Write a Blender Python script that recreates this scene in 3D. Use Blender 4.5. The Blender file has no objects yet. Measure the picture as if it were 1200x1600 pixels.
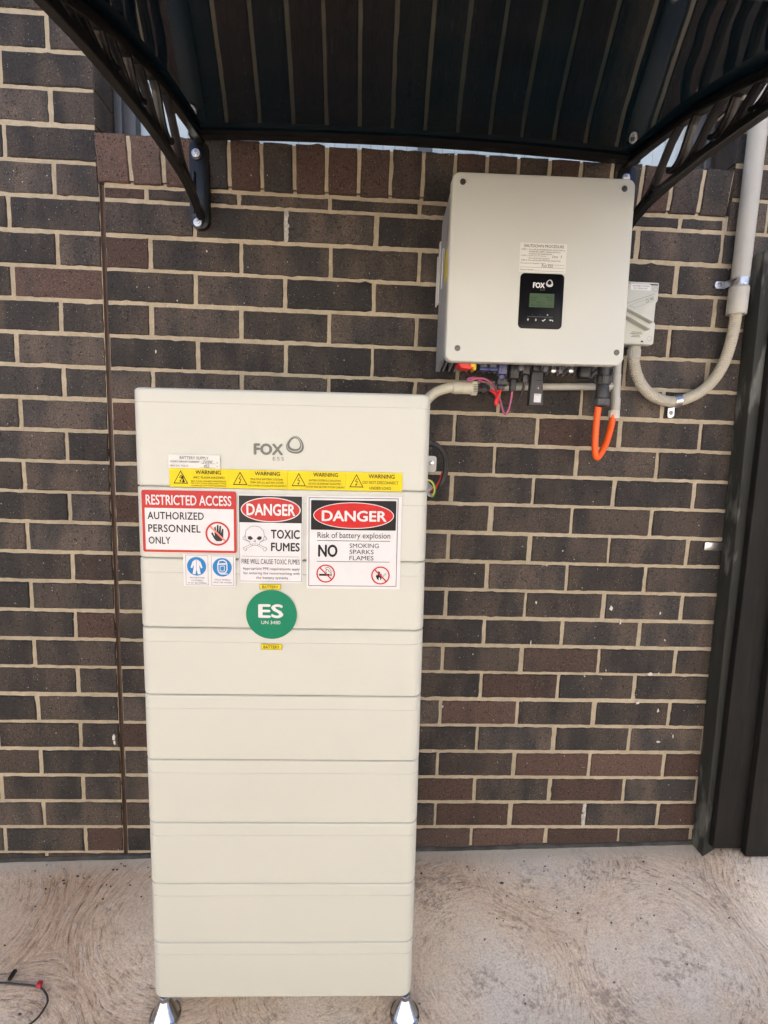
import bpy, bmesh, math, random
from mathutils import Vector, Matrix
import numpy as np
random.seed(7)
RNG = np.random.RandomState(11)
rad = math.radians
scene = bpy.context.scene
COL = scene.collection

# ------------------------------------------------------------------ camera
cam_data = bpy.data.cameras.new('camera')
cam_data.sensor_fit = 'HORIZONTAL'; cam_data.sensor_width = 36.0; cam_data.lens = 23.98
cam_data.clip_start = 0.02; cam_data.clip_end = 500
cam = bpy.data.objects.new('camera', cam_data); COL.objects.link(cam)
_r = Vector((0.998625, -0.040483, 0.033314)); _d = Vector((0.027678, -0.132574, -0.990787)); _f = Vector((0.044527, 0.990346, -0.131271))
_m = Matrix.Identity(4)
for i in range(3):
    _m[i][0] = _r[i]; _m[i][1] = -_d[i]; _m[i][2] = -_f[i]
_m.translation = Vector((0.70088, -1.46408, 1.19515))
cam.matrix_world = _m
scene.camera = cam

# ------------------------------------------------------------------ sky, sun, exposure
SUN_EL, SUN_AZ = rad(36), rad(352)      # azimuth measured clockwise from +Y (north)
world = bpy.data.worlds.new('World'); scene.world = world; world.use_nodes = True
wn = world.node_tree.nodes; wl = world.node_tree.links
sky = wn.new('ShaderNodeTexSky'); sky.sky_type = 'NISHITA'; sky.sun_disc = False
sky.sun_elevation = SUN_EL; sky.sun_rotation = SUN_AZ
sky.air_density = 0.45; sky.dust_density = 5.0; sky.ozone_density = 0.0
wn['Background'].inputs['Strength'].default_value = 0.15
wl.new(sky.outputs['Color'], wn['Background'].inputs['Color'])
sun_data = bpy.data.lights.new('sun', 'SUN'); sun_data.energy = 2.0; sun_data.angle = rad(2); sun_data.color = (1.0, 0.98, 0.95)
sun = bpy.data.objects.new('sun', sun_data); COL.objects.link(sun)
sd = Vector((math.sin(SUN_AZ)*math.cos(SUN_EL), math.cos(SUN_AZ)*math.cos(SUN_EL), math.sin(SUN_EL)))
sun.rotation_euler = sd.to_track_quat('Z', 'Y').to_euler(); sun.location = sd*8
vs = scene.view_settings
scene.display_settings.display_device = 'sRGB'
vs.view_transform = 'Standard'; vs.look = 'None'; vs.exposure = 1.9; vs.gamma = 1.0; vs.use_curve_mapping = False
vs.use_white_balance = False
scene.cycles.max_bounces = 8
scene.cycles.use_denoising = True

# ------------------------------------------------------------------ materials
def srgb(r, g, b):
    f = lambda c: (c/255/12.92) if c/255 <= 0.04045 else ((c/255+0.055)/1.055)**2.4
    return (f(r), f(g), f(b))
class NT:
    def __init__(s, name):
        s.m = bpy.data.materials.new(name); s.m.use_nodes = True
        s.n = s.m.node_tree.nodes; s.l = s.m.node_tree.links
        s.p = s.n['Principled BSDF']; s.out = s.n['Material Output']
    def new(s, t, **kw):
        nd = s.n.new(t)
        for k, v in kw.items():
            if k.startswith('i_'): nd.inputs[k[2:].replace('_', ' ')].default_value = v
            else: setattr(nd, k, v)
        return nd
    def link(s, a, b): s.l.new(a, b)
    def coord(s, scale=(1, 1, 1), which='Object'):
        t = s.new('ShaderNodeTexCoord'); mp = s.new('ShaderNodeMapping')
        mp.inputs['Scale'].default_value = scale; s.link(t.outputs[which], mp.inputs['Vector']); return mp.outputs['Vector']
    def noise(s, vec, scale, detail=4, rough=0.55, dist=0.0):
        nd = s.new('ShaderNodeTexNoise'); nd.inputs['Scale'].default_value = scale; nd.inputs['Detail'].default_value = detail
        nd.inputs['Roughness'].default_value = rough; nd.inputs['Distortion'].default_value = dist
        if vec is not None: s.link(vec, nd.inputs['Vector'])
        return nd.outputs['Fac']
    def ramp(s, fac, stops):
        r = s.new('ShaderNodeValToRGB'); e = r.color_ramp.elements
        while len(e) < len(stops): e.new(0.5)
        for k, (pos, c) in enumerate(stops):
            e[k].position = pos; e[k].color = (c if hasattr(c, '__len__') else (c, c, c))[:3] + (1,) if hasattr(c, '__len__') else (c, c, c, 1)
        s.link(fac, r.inputs['Fac']); return r.outputs['Color']
    def mix(s, fac, a, b, mode='MIX'):
        nd = s.new('ShaderNodeMix', data_type='RGBA', blend_type=mode)
        for sock, v in ((nd.inputs[0], fac), (nd.inputs[6], a), (nd.inputs[7], b)):
            if hasattr(v, 'is_linked'): s.link(v, sock)
            elif hasattr(v, '__len__'): sock.default_value = tuple(v)[:3] + (1,)
            else: sock.default_value = v
        return nd.outputs[2]
    def math(s, op, a, b=None, c=None):
        nd = s.new('ShaderNodeMath', operation=op)
        for k, v in enumerate((a, b, c)):
            if v is None: continue
            if hasattr(v, 'is_linked'): s.link(v, nd.inputs[k])
            else: nd.inputs[k].default_value = v
        return nd.outputs[0]
    def bump(s, h, strength, dist):
        b = s.new('ShaderNodeBump'); b.inputs['Strength'].default_value = strength; b.inputs['Distance'].default_value = dist
        s.link(h, b.inputs['Height']); s.link(b.outputs['Normal'], s.p.inputs['Normal']); return b
    def base(s, v):
        if hasattr(v, 'is_linked'): s.link(v, s.p.inputs['Base Color'])
        else: s.p.inputs['Base Color'].default_value = tuple(v)[:3] + (1,)
MATS = {}
def simple(name, col, rough=0.5, metal=0.0, var=0.06, nscale=25.0, bump=0.0, bscale=300.0, spec=0.5, coat=0.0):
    if name in MATS: return MATS[name]
    t = NT(name); vec = t.coord()
    nz = t.noise(vec, nscale, 5, 0.6)
    dark = tuple(c*(1-var) for c in col); lite = tuple(min(1, c*(1+var)) for c in col)
    t.base(t.ramp(nz, [(0.3, dark), (0.7, lite)]))
    t.link(t.math('MULTIPLY_ADD', nz, 0.2*rough, 0.9*rough), t.p.inputs['Roughness'])
    t.p.inputs['Metallic'].default_value = metal
    t.p.inputs['Specular IOR Level'].default_value = spec
    if coat: t.p.inputs['Coat Weight'].default_value = coat; t.p.inputs['Coat Roughness'].default_value = 0.05
    if bump: t.bump(t.noise(vec, bscale, 3, 0.6), bump, 0.001)
    MATS[name] = t.m; return t.m

# ------------------------------------------------------------------ object helpers
LOC = {}     # world location of every thing (no rotation) so parts can be modelled in world coordinates
def thing(name, label, cat, loc, group=None, rot=None):
    o = bpy.data.objects.new(name, None); COL.objects.link(o); o.empty_display_size = 0.05
    o.location = loc; o['label'] = label; o['category'] = cat
    if rot is not None: o.rotation_euler = rot; LOC[o.name] = None
    else: LOC[o.name] = Vector(loc)
    if group: o['group'] = group
    return o
def tag(o, label, cat, group=None):
    o['label'] = label; o['category'] = cat
    if group: o['group'] = group
    return o
def obj(name, bm, mats, parent=None, origin=None, smooth=35, label=None):
    """link bm as ONE mesh object; bm is in world coordinates unless the parent chain is a rotated thing"""
    me = bpy.data.meshes.new(name)
    off = Vector((0, 0, 0)); chain = Vector((0, 0, 0))
    if parent is not None:
        w = LOC.get(parent.name, Vector((0, 0, 0)))
        if w is None: chain = None
        else: off = w; chain = w
    elif origin is not None: off = Vector(origin); chain = Vector(origin)
    else: chain = Vector((0, 0, 0))
    bmesh.ops.translate(bm, verts=bm.verts, vec=-off)
    if smooth:
        for f in bm.faces: f.smooth = True
    bm.to_mesh(me); bm.free()
    if smooth: me.set_sharp_from_angle(angle=rad(smooth))
    for m in (mats if isinstance(mats, (list, tuple)) else [mats]): me.materials.append(m)
    o = bpy.data.objects.new(name, me); COL.objects.link(o)
    if parent is not None: o.parent = parent
    elif origin is not None: o.location = origin
    LOC[o.name] = chain
    if label: o['label'] = label
    return o
def BM(): return bmesh.new()
def box(bm, x0, x1, y0, y1, z0, z1, bev=0.0, seg=2, mi=0):
    r = bmesh.ops.create_cube(bm, size=1.0)
    vs_ = r['verts']
    for v in vs_:
        v.co = Vector((x0+(v.co.x+.5)*(x1-x0), y0+(v.co.y+.5)*(y1-y0), z0+(v.co.z+.5)*(z1-z0)))
    fs = set(f for v in vs_ for f in v.link_faces)
    for f in fs: f.material_index = mi
    if bev > 0:
        es = list(set(e for v in vs_ for e in v.link_edges))
        bmesh.ops.bevel(bm, geom=es, offset=bev, segments=seg, affect='EDGES', profile=0.5)
def loft(bm, rings, cap0=True, cap1=True, closed=True, mi=0):
    """rings: list of lists of points, joined into one skin"""
    vr = [[bm.verts.new(p) for p in r] for r in rings]
    n = len(vr[0]); fs = []
    for a, b in zip(vr[:-1], vr[1:]):
        for i in range(n if closed else n-1):
            j = (i+1) % n
            fs.append(bm.faces.new((a[i], a[j], b[j], b[i])))
    if cap0: fs.append(bm.faces.new(list(reversed(vr[0]))))
    if cap1: fs.append(bm.faces.new(vr[-1]))
    for f in fs: f.material_index = mi
    return vr
def spline(pts, n=8):
    """Catmull-Rom through pts"""
    P = [Vector(p) for p in pts]; P = [P[0]*2-P[1]] + P + [P[-1]*2-P[-2]]
    out = []
    for i in range(1, len(P)-2):
        a, b, c, d = P[i-1:i+3]
        for k in range(n):
            t = k/n
            out.append(0.5*((2*b) + (c-a)*t + (2*a-5*b+4*c-d)*t*t + (3*b-a-3*c+d)*t**3))
    out.append(P[-2]); return out
def tube(bm, pts, r, n=12, caps=True, mi=0, sm=0):
    P = spline(pts, sm) if sm else [Vector(p) for p in pts]
    R = r if hasattr(r, '__len__') else [r]*len(P)
    T = [(P[min(i+1, len(P)-1)]-P[max(i-1, 0)]).normalized() for i in range(len(P))]
    up = Vector((0, 0, 1)) if abs(T[0].z) < 0.9 else Vector((1, 0, 0))
    u = T[0].cross(up).normalized(); rings = []
    for p, t, rr in zip(P, T, R):
        u = (u - t*u.dot(t)).normalized(); w = t.cross(u)
        rings.append([p + (u*math.cos(2*math.pi*k/n)+w*math.sin(2*math.pi*k/n))*rr for k in range(n)])
    loft(bm, rings, caps, caps, mi=mi)
def lathe(bm, prof, c, axis=(0, 0, 1), n=24, mi=0):
    """prof: (radius, height along axis) from c"""
    a = Vector(axis).normalized(); u = a.cross(Vector((0, 0, 1)) if abs(a.z) < .9 else Vector((1, 0, 0))).normalized(); w = a.cross(u); c = Vector(c)
    rings = [[c + a*h + (u*math.cos(2*math.pi*k/n)+w*math.sin(2*math.pi*k/n))*max(r, 1e-5) for k in range(n)] for r, h in prof]
    loft(bm, rings, True, True, mi=mi)
def prism(bm, poly, y0, y1, bev=0.0, seg=2, mi=0, plane='XZ'):
    """polygon in a plane, extruded along the third axis from y0 (front) to y1; bev rounds the front edge"""
    def P(a, b, c): return {'XZ': (a, c, b), 'YZ': (c, a, b), 'XY': (a, b, c)}[plane]
    ar = sum(poly[i][0]*poly[(i+1) % len(poly)][1]-poly[(i+1) % len(poly)][0]*poly[i][1] for i in range(len(poly)))
    if ar < 0: poly = poly[::-1]
    rings = []
    if bev > 0:
        for k in range(seg+1):
            t = math.pi/2*k/seg; ins = bev*(1-math.sin(t)); dy = bev*(1-math.cos(t))
            sg = 1 if y1 > y0 else -1
            rings.append([P(a, b, y0+sg*dy) for a, b in inset(poly, ins)])
    else: rings.append([P(a, b, y0) for a, b in poly])
    rings.append([P(a, b, y1) for a, b in poly])
    loft(bm, rings, mi=mi)
    bm.normal_update()
def inset(poly, d):
    out = []; n = len(poly)
    for i in range(n):
        p0, p1, p2 = poly[i-1], poly[i], poly[(i+1) % n]
        e1 = Vector((p1[0]-p0[0], p1[1]-p0[1])); e2 = Vector((p2[0]-p1[0], p2[1]-p1[1]))
        if e1.length < 1e-9 or e2.length < 1e-9: out.append(p1); continue
        e1.normalize(); e2.normalize()
        n1 = Vector((-e1.y, e1.x)); n2 = Vector((-e2.y, e2.x)); m = n1+n2
        if m.length < 1e-6: m = n1
        m.normalize(); c = max(0.4, m.dot(n1)); out.append((p1[0]+m.x*d/c, p1[1]+m.y*d/c))
    return out
def rrect(x0, x1, z0, z1, r, n=5):
    pts = []
    for cx, cz, a0 in ((x1-r, z1-r, 0), (x0+r, z1-r, 90), (x0+r, z0+r, 180), (x1-r, z0+r, 270)):
        for k in range(n+1):
            a = rad(a0+90*k/n); pts.append((cx+r*math.cos(a), cz+r*math.sin(a)))
    return pts
def circ(cx, cz, rx, rz=None, n=32):
    rz = rx if rz is None else rz
    return [(cx+rx*math.cos(2*math.pi*k/n), cz+rz*math.sin(2*math.pi*k/n)) for k in range(n)]
def fixn(bm): bmesh.ops.recalc_face_normals(bm, faces=bm.faces)

# lettering -----------------------------------------------------------------
_TXT = {}
def text_mesh(body, bold=0.0, shear=0.0, space=1.0):
    key = (body, bold, shear, space)
    if key not in _TXT:
        cu = bpy.data.curves.new('lettering_source', 'FONT'); cu.body = body; cu.size = 1.0; cu.offset = bold; cu.shear = shear
        cu.space_character = space; cu.resolution_u = 3; cu.fill_mode = 'FRONT'
        o = bpy.data.objects.new('lettering_source', cu); COL.objects.link(o)
        dg = bpy.context.evaluated_depsgraph_get(); dg.update()
        me = bpy.data.meshes.new_from_object(o.evaluated_get(dg))
        vs_ = [tuple(v.co) for v in me.vertices]; fs = [tuple(p.vertices) for p in me.polygons]
        bpy.data.objects.remove(o); bpy.data.curves.remove(cu); bpy.data.meshes.remove(me)
        xs = [v[0] for v in vs_]; ys = [v[1] for v in vs_]
        _TXT[key] = (vs_, fs, min(xs), max(xs), min(ys), max(ys))
    return _TXT[key]
class Sheet:
    """draws flat print on a rectangle: (u right 0..1, v down 0..1) -> (x, z) with front face at y, each layer 0.25 mm prouder"""
    def __init__(s, x0, x1, z0, z1, y, tilt=0.0):
        s.x0, s.x1, s.z0, s.z1, s.y, s.tilt = x0, x1, z0, z1, y, tilt
        s.W, s.H = x1-x0, z1-z0
    def pt(s, u, v, lay=0):
        return (s.x0+u*s.W, s.y-0.00025*lay, s.z1-v*s.H+s.tilt*(u-.5)*s.W)
    def poly(s, bm, uv, lay=1, mi=0):
        vs_ = [bm.verts.new(s.pt(u, v, lay)) for u, v in uv]
        f = bm.faces.new(vs_); f.normal_update()
        if f.normal.y > 0: f.normal_flip()
        f.material_index = mi
        if len(vs_) > 4: bmesh.ops.triangulate(bm, faces=[f])
    def rect(s, bm, u0, u1, v0, v1, lay=1, mi=0, r=0.0):
        if r: 
            s.poly(bm, [((x-s.x0)/s.W, (s.z1-z)/s.H) for x, z in rrect(s.x0+u0*s.W, s.x0+u1*s.W, s.z1-v1*s.H, s.z1-v0*s.H, r, 4)], lay, mi)
        else: s.poly(bm, [(u0, v0), (u1, v0), (u1, v1), (u0, v1)], lay, mi)
    def frame(s, bm, u0, u1, v0, v1, t, lay=1, mi=0):
        tu, tv = t/s.W, t/s.H
        s.rect(bm, u0, u1, v0, v0+tv, lay, mi); s.rect(bm, u0, u1, v1-tv, v1, lay, mi)
        s.rect(bm, u0, u0+tu, v0+tv, v1-tv, lay, mi); s.rect(bm, u1-tu, u1, v0+tv, v1-tv, lay, mi)
    def disc(s, bm, cu, cv, r, lay=1, mi=0, n=36, ru=None):
        ru_ = (ru if ru else r)/s.W; rv = r/s.H
        s.poly(bm, [(cu+ru_*math.cos(2*math.pi*k/n), cv+rv*math.sin(2*math.pi*k/n)) for k in range(n)], lay, mi)
    def ring(s, bm, cu, cv, r, t, lay=1, mi=0, n=40):
        for k in range(n):
            a, b = 2*math.pi*k/n, 2*math.pi*(k+1)/n
            q = [(r, a), (r, b), (r-t, b), (r-t, a)]
            s.poly(bm, [(cu+x*math.cos(y)/s.W, cv+x*math.sin(y)/s.H) for x, y in q], lay, mi)
    def line(s, bm, u0, v0, u1, v1, t, lay=1, mi=0):
        a = Vector((u0*s.W, v0*s.H)); b = Vector((u1*s.W, v1*s.H)); d = (b-a).normalized(); n = Vector((-d.y, d.x))*t/2
        s.poly(bm, [((p.x)/s.W, (p.y)/s.H) for p in (a+n, b+n, b-n, a-n)], lay, mi)
    def path(s, bm, uv, t, lay=1, mi=0, close=False):
        q = list(uv)+([uv[0]] if close else [])
        for a, b in zip(q[:-1], q[1:]): s.line(bm, a[0], a[1], b[0], b[1], t, lay, mi)
    def text(s, bm, body, u0, u1, v0, v1, lay=2, mi=0, bold=0.0, shear=0.0, space=1.0):
        vs_, fs, a, b, c, d = text_mesh(body, 0.0, shear, space)
        if bold > 0.003:
            k = bold*0.62*(u1-u0)/(b-a); kv = bold*0.5*(v1-v0)/(d-c)
            for i, (du, dv) in enumerate(((-k, 0), (k, 0), (0, -kv), (0, kv))):
                s.text(bm, body, u0+k+du, u1-k+du, v0+kv+dv, v1-kv+dv, lay+.03*(i+1), mi, 0.0, shear, space)
            return
        V = [bm.verts.new(s.pt(u0+(x-a)/(b-a)*(u1-u0), v1-(y-c)/(d-c)*(v1-v0), lay)) for x, y, _ in vs_]
        for f in fs:
            try:
                nf = bm.faces.new([V[k] for k in f]); nf.material_index = mi
                nf.normal_update()
                if nf.normal.y > 0: nf.normal_flip()
            except ValueError: pass
    def card(s, bm, r=0.0, thick=0.0006):
        prism(bm, rrect(s.x0, s.x1, s.z0, s.z1, r, 4) if r else [(s.x0, s.z0), (s.x1, s.z0), (s.x1, s.z1), (s.x0, s.z1)], s.y, s.y+thick)
        for v in bm.verts: v.co.z += s.tilt*(v.co.x-(s.x0+s.x1)/2)
# ------------------------------------------------------------------ ground
def ground_z(x, y):
    base = -0.104+0.0265*max(-1.5, min(2.4, x)); t = min(1.0, max(0.0, -y/0.5)); t = t*t*(3-2*t)
    far = -0.128 + 0.004*max(-2, min(3, x))
    s1 = min(1.0, max(0.0, (x-1.79)/0.06)); s1 *= min(1.0, max(0.0, (-y-.004)/.05)); s2 = min(1.0, max(0.0, (y+0.30)/0.20)); hump = .036*s1*s1*(3-2*s1)*s2*s2*(3-2*s2)
    return base*(1-t)+far*t+hump - 0.012*max(0, -y-0.5) if y > -3 else far-0.03
def axis(lo, hi, fine0, fine1, step, coarse):
    a = []; x = lo
    while x < hi:
        a.append(x); x += step if fine0 <= x < fine1 else coarse
    a.append(hi); return a
from mathutils import noise as mn
bm = BM()
gx = axis(-30, 30, -1.2, 2.6, 0.02, 0.6); gy = axis(-30, 0.06, -1.2, 0.06, 0.02, 0.6)
G = [[bm.verts.new((x, y, ground_z(x, y)+0.0025*mn.noise(Vector((x*6, y*6, 3)))+0.0012*mn.noise(Vector((x*25, y*25, 7))))) for x in gx] for y in gy]
for j in range(len(gy)-1):
    for i in range(len(gx)-1): bm.faces.new((G[j][i], G[j][i+1], G[j+1][i+1], G[j+1][i]))
def concrete_material():
    t = NT('trowelled_concrete'); P = t.coord()
    warp = t.new('ShaderNodeTexNoise'); warp.inputs['Scale'].default_value = 3.0; warp.inputs['Detail'].default_value = 2; t.link(P, warp.inputs['Vector'])
    wv = t.new('ShaderNodeVectorMath', operation='MULTIPLY_ADD'); t.link(warp.outputs['Color'], wv.inputs[0]); wv.inputs[1].default_value = (0.10, 0.10, 0); t.link(P, wv.inputs[2])
    # trowel swirls: each a fan of arcs round its own centre; a point belongs to the nearest centre
    centres = [(1.055, -.345), (1.53, -.345), (-.10, -.62), (.62, -.30), (.26, -.18), (-.42, -.20), (1.30, -.05), (2.05, -.20), (.80, -.80), (1.78, -.75), (.30, -.90), (1.30, -1.1), (-.75, -.7), (2.5, -.6)]
    best = None
    for k, (cx, cy) in enumerate(centres):
        df = t.new('ShaderNodeVectorMath', operation='SUBTRACT'); t.link(wv.outputs[0], df.inputs[0]); df.inputs[1].default_value = (cx+.05, cy+.05, 0)
        fl = t.new('ShaderNodeVectorMath', operation='MULTIPLY'); t.link(df.outputs[0], fl.inputs[0]); fl.inputs[1].default_value = (1, 1, 0)
        ln = t.new('ShaderNodeVectorMath', operation='LENGTH'); t.link(fl.outputs[0], ln.inputs[0])
        if best is None: best, bv, bs = ln.outputs['Value'], fl.outputs[0], None; seed = 0.0
        else:
            less = t.math('LESS_THAN', ln.outputs['Value'], best)
            mv = t.new('ShaderNodeMix', data_type='VECTOR'); t.link(less, mv.inputs[0]); t.link(bv, mv.inputs[4]); t.link(fl.outputs[0], mv.inputs[5])
            best = t.math('MINIMUM', best, ln.outputs['Value']); bv = mv.outputs[1]
            seed = t.math('MULTIPLY_ADD', less, t.math('SUBTRACT', float(k*3.7), seed), seed)
    sx = t.new('ShaderNodeSeparateXYZ'); t.link(bv, sx.inputs[0])
    ang = t.math('ARCTAN2', sx.outputs['X'], sx.outputs['Y'])
    def strokes(rf, af, o):
        cb = t.new('ShaderNodeCombineXYZ'); t.link(t.math('MULTIPLY', best, rf), cb.inputs[0]); t.link(t.math('MULTIPLY', ang, af), cb.inputs[1]); t.link(t.math('ADD', seed, o), cb.inputs[2])
        return t.noise(cb.outputs[0], 1.0, 4, 0.62, 0.25)
    sw = t.math('ADD', t.math('MULTIPLY', strokes(130, 5.0, 0.0), .62), t.math('MULTIPLY', strokes(280, 14.0, 50.0), .38))
    ridge = t.ramp(strokes(120, 2.2, 90.0), [(0.575, 0.0), (0.605, 1.0), (0.645, 0.0)])
    rough_ = t.noise(wv.outputs[0], 2.6, 4, 0.6)
    sp0 = t.new('ShaderNodeSeparateXYZ'); t.link(P, sp0.inputs[0])
    big = t.math('ADD', t.math('ADD', t.math('MULTIPLY', best, 1.5), t.math('MULTIPLY', t.math('SUBTRACT', rough_, .5), 1.1)), t.math('MULTIPLY', t.math('SUBTRACT', 0.9, sp0.outputs['X']), .16))
    base = t.ramp(big, [(0.06, (0.92, 0.835, 0.735)), (0.26, (0.92, 0.775, 0.625)), (0.48, (0.82, 0.645, 0.49)), (0.75, (0.68, 0.505, 0.365))])
    groove = t.ramp(sw, [(0.36, (0.42, 0.33, 0.27)), (0.45, (0.88, 0.84, 0.80)), (0.53, (1.02, 1.02, 1.01)), (0.62, (1.14, 1.14, 1.14))])
    act = t.ramp(t.math('MULTIPLY_ADD', t.math('SUBTRACT', t.noise(P, 7, 5, .7), .5), .75, best), [(0.06, 0.12), (0.24, 1.0)])
    col = t.mix(act, base, t.mix(1.0, base, groove, 'MULTIPLY'))
    col = t.mix(t.math('MULTIPLY', t.math('MULTIPLY', ridge, act), .8), col, (0.92, 0.85, 0.76))
    fine = t.noise(P, 200, 5, 0.85)
    col = t.mix(0.9, col, t.ramp(fine, [(0.3, (0.55, 0.50, 0.46)), (0.5, (1, 1, 1)), (0.72, (1.2, 1.18, 1.14))]), 'MULTIPLY')
    # brown residue patches left between the trowel strokes
    pat = t.ramp(t.math('MULTIPLY', t.noise(P, 7, 5, 0.7), t.noise(P, 55, 3, 0.7)), [(0.29, 0.0), (0.40, 0.6)])
    col = t.mix(pat, col, (0.33, 0.225, 0.165))
    # pale cement slurry along the wall
    sp = t.new('ShaderNodeSeparateXYZ'); t.link(P, sp.inputs[0])
    edge = t.math('ADD', sp.outputs['Y'], t.math('MULTIPLY', t.noise(P, 9, 4, 0.6), 0.05))
    col = t.mix(t.ramp(t.math('MULTIPLY', t.math('ADD', edge, 0.06), 8.0), [(0.15, 0.0), (0.5, 0.75)]), col, (0.74, 0.67, 0.56))
    t.base(col); t.p.inputs['Roughness'].default_value = 0.88; t.p.inputs['Specular IOR Level'].default_value = 0.3
    t.bump(t.math('ADD', t.math('ADD', t.math('MULTIPLY', t.math('MULTIPLY', sw, act), 1.0), t.math('MULTIPLY', t.math('MULTIPLY', ridge, act), .25)), t.math('MULTIPLY', fine, 0.8)), 0.7, 0.006)
    return t.m
g = obj('ground', bm, concrete_material(), smooth=60); g['kind'] = 'structure'

# dark crumbs and leaf scraps blown onto the slab
bm = BM()
for k in range(120):
    if k < 30: x, y = random.uniform(-.25, .3), -abs(random.gauss(0, .06))-.02
    elif k < 85: x, y = random.uniform(.9, 2.2), -abs(random.gauss(0, .14))-.03
    else: x, y = random.uniform(-.6, 2.2), random.uniform(-.6, -.05)
    s = random.choice([.0006, .0008, .0008, .001, .001, .0012, .0012, .0016, .0030 if k % 9 == 0 else .001]); a = random.uniform(0, 3.14); n = random.choice([5, 6])
    z = ground_z(x, y)+.003
    ring = lambda f, h: [(x+s*f*random.uniform(.7, 1.2)*math.cos(a+6.283*i/n)*2.6, y+s*f*random.uniform(.7, 1.2)*math.sin(a+6.283*i/n), z+h) for i in range(n)]
    loft(bm, [ring(1, -.003), ring(1, .0006), ring(.5, s*.6)])
fixn(bm)
d = obj('debris', bm, simple('leaf_crumb', (0.075, 0.055, 0.042), 0.9, var=.4, nscale=60)); d['kind'] = 'stuff'; d['label'] = 'dark crumbs and leaf scraps on the concrete'; d['category'] = 'debris'

# ------------------------------------------------------------------ brick wall
B, L, J = 0.086, 0.24, 0.010
WX0, WX1, WTOPK = -3.2, 5.0, 30
WIN = (-0.005, 1.68, 1.965, 2.49)     # window opening x0,x1,z0,z1
def brick_material():
    t = NT('flashed_brick'); P = t.coord()
    at = t.new('ShaderNodeAttribute', attribute_name='tone'); sep = t.new('ShaderNodeSeparateColor'); t.link(at.outputs['Color'], sep.inputs[0])
    # tone.r: charcoal..red   tone.g: brightness   tone.b: flashing amount; a seed shifts the flashing per brick
    off = t.new('ShaderNodeVectorMath', operation='MULTIPLY_ADD'); t.link(at.outputs['Color'], off.inputs[0]); off.inputs[1].default_value = (37, 91, 53); t.link(P, off.inputs[2])
    mp = t.new('ShaderNodeMapping'); mp.inputs['Scale'].default_value = (1, 1, 0.35); t.link(off.outputs[0], mp.inputs['Vector'])
    fl = t.noise(mp.outputs['Vector'], 13, 2, 0.5)
    char = t.mix(t.ramp(fl, [(0.40, 0.0), (0.62, 1.0)]), (0.043, 0.0395, 0.038), (0.098, 0.077, 0.062))
    red = t.mix(t.ramp(fl, [(0.55, 0.0), (0.72, 0.75)]), (0.098, 0.060, 0.047), (0.043, 0.038, 0.037))
    col = t.mix(t.ramp(sep.outputs[0], [(0.45, 0.0), (0.6, 1.0)]), char, red)
    col = t.mix(1.0, col, t.ramp(sep.outputs[1], [(0.0, 0.72), (1.0, 1.3)]), 'MULTIPLY')
    gr = t.noise(P, 420, 3, 0.75)
    col = t.mix(0.8, col, t.ramp(gr, [(0.30, 0.30), (0.5, 1.0), (0.70, 1.75)]), 'MULTIPLY')
    mot = t.noise(P, 190, 4, 0.8)
    col = t.mix(0.9, col, t.ramp(mot, [(0.30, 0.38), (0.48, 0.95), (0.56, 1.05), (0.72, 1.75)]), 'MULTIPLY')
    # pits
    vo = t.new('ShaderNodeTexVoronoi'); vo.inputs['Scale'].default_value = 150; t.link(P, vo.inputs['Vector'])
    pit = t.math('MULTIPLY', t.ramp(vo.outputs['Distance'], [(0.20, 1.0), (0.34, 0.0)]), t.ramp(t.noise(P, 60, 2), [(0.50, 0.0), (0.56, 1.0)]))
    col = t.mix(t.math('MULTIPLY', pit, 0.85), col, (0.012, 0.011, 0.011))
    # pale grit
    v2 = t.new('ShaderNodeTexVoronoi'); v2.inputs['Scale'].default_value = 95; t.link(P, v2.inputs['Vector'])
    s2 = t.new('ShaderNodeSeparateColor'); t.link(v2.outputs['Color'], s2.inputs[0])
    gt = t.math('MULTIPLY', t.ramp(v2.outputs['Distance'], [(0.11, 1.0), (0.19, 0.0)]), t.math('GREATER_THAN', s2.outputs[0], 0.975))
    v3 = t.new('ShaderNodeTexVoronoi'); v3.inputs['Scale'].default_value = 260; t.link(P, v3.inputs['Vector'])
    s3 = t.new('ShaderNodeSeparateColor'); t.link(v3.outputs['Color'], s3.inputs[0])
    gt2 = t.math('MULTIPLY', t.ramp(v3.outputs['Distance'], [(0.14, 0.9), (0.26, 0.0)]), t.math('GREATER_THAN', s3.outputs[0], 0.945))
    col = t.mix(t.math('MAXIMUM', gt, gt2), col, (0.46, 0.43, 0.38))
    t.base(col); t.p.inputs['Roughness'].default_value = 0.72; t.p.inputs['Specular IOR Level'].default_value = 0.35
    t.bump(t.math('SUBTRACT', t.math('ADD', gr, t.math('MULTIPLY', mot, 0.8)), t.math('MULTIPLY', pit, 1.2)), 0.8, 0.0025)
    return t.m
def mortar_material(name='mortar', k=1.0):
    t = NT(name); P = t.coord()
    a = t.noise(P, 5, 4, 0.6); f = t.noise(P, 520, 4, 0.75); m = t.noise(P, 60, 4, 0.6)
    col = t.ramp(a, [(0.3, (0.40*k, 0.34*k, 0.242*k)), (0.7, (0.51*k, 0.44*k, 0.325*k))])
    col = t.mix(0.7, col, t.ramp(f, [(0.28, 0.55), (0.5, 1.0), (0.75, 1.25)]), 'MULTIPLY')
    col = t.mix(0.5, col, t.ramp(m, [(0.3, 0.75), (0.65, 1.15)]), 'MULTIPLY')
    t.base(col); t.p.inputs['Roughness'].default_value = 0.95; t.p.inputs['Specular IOR Level'].default_value = 0.2
    t.bump(t.math('ADD', f, t.math('MULTIPLY', m, 1.2)), 0.8, 0.002); return t.m
M_BRICK, M_MORTAR = brick_material(), mortar_material()
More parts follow.
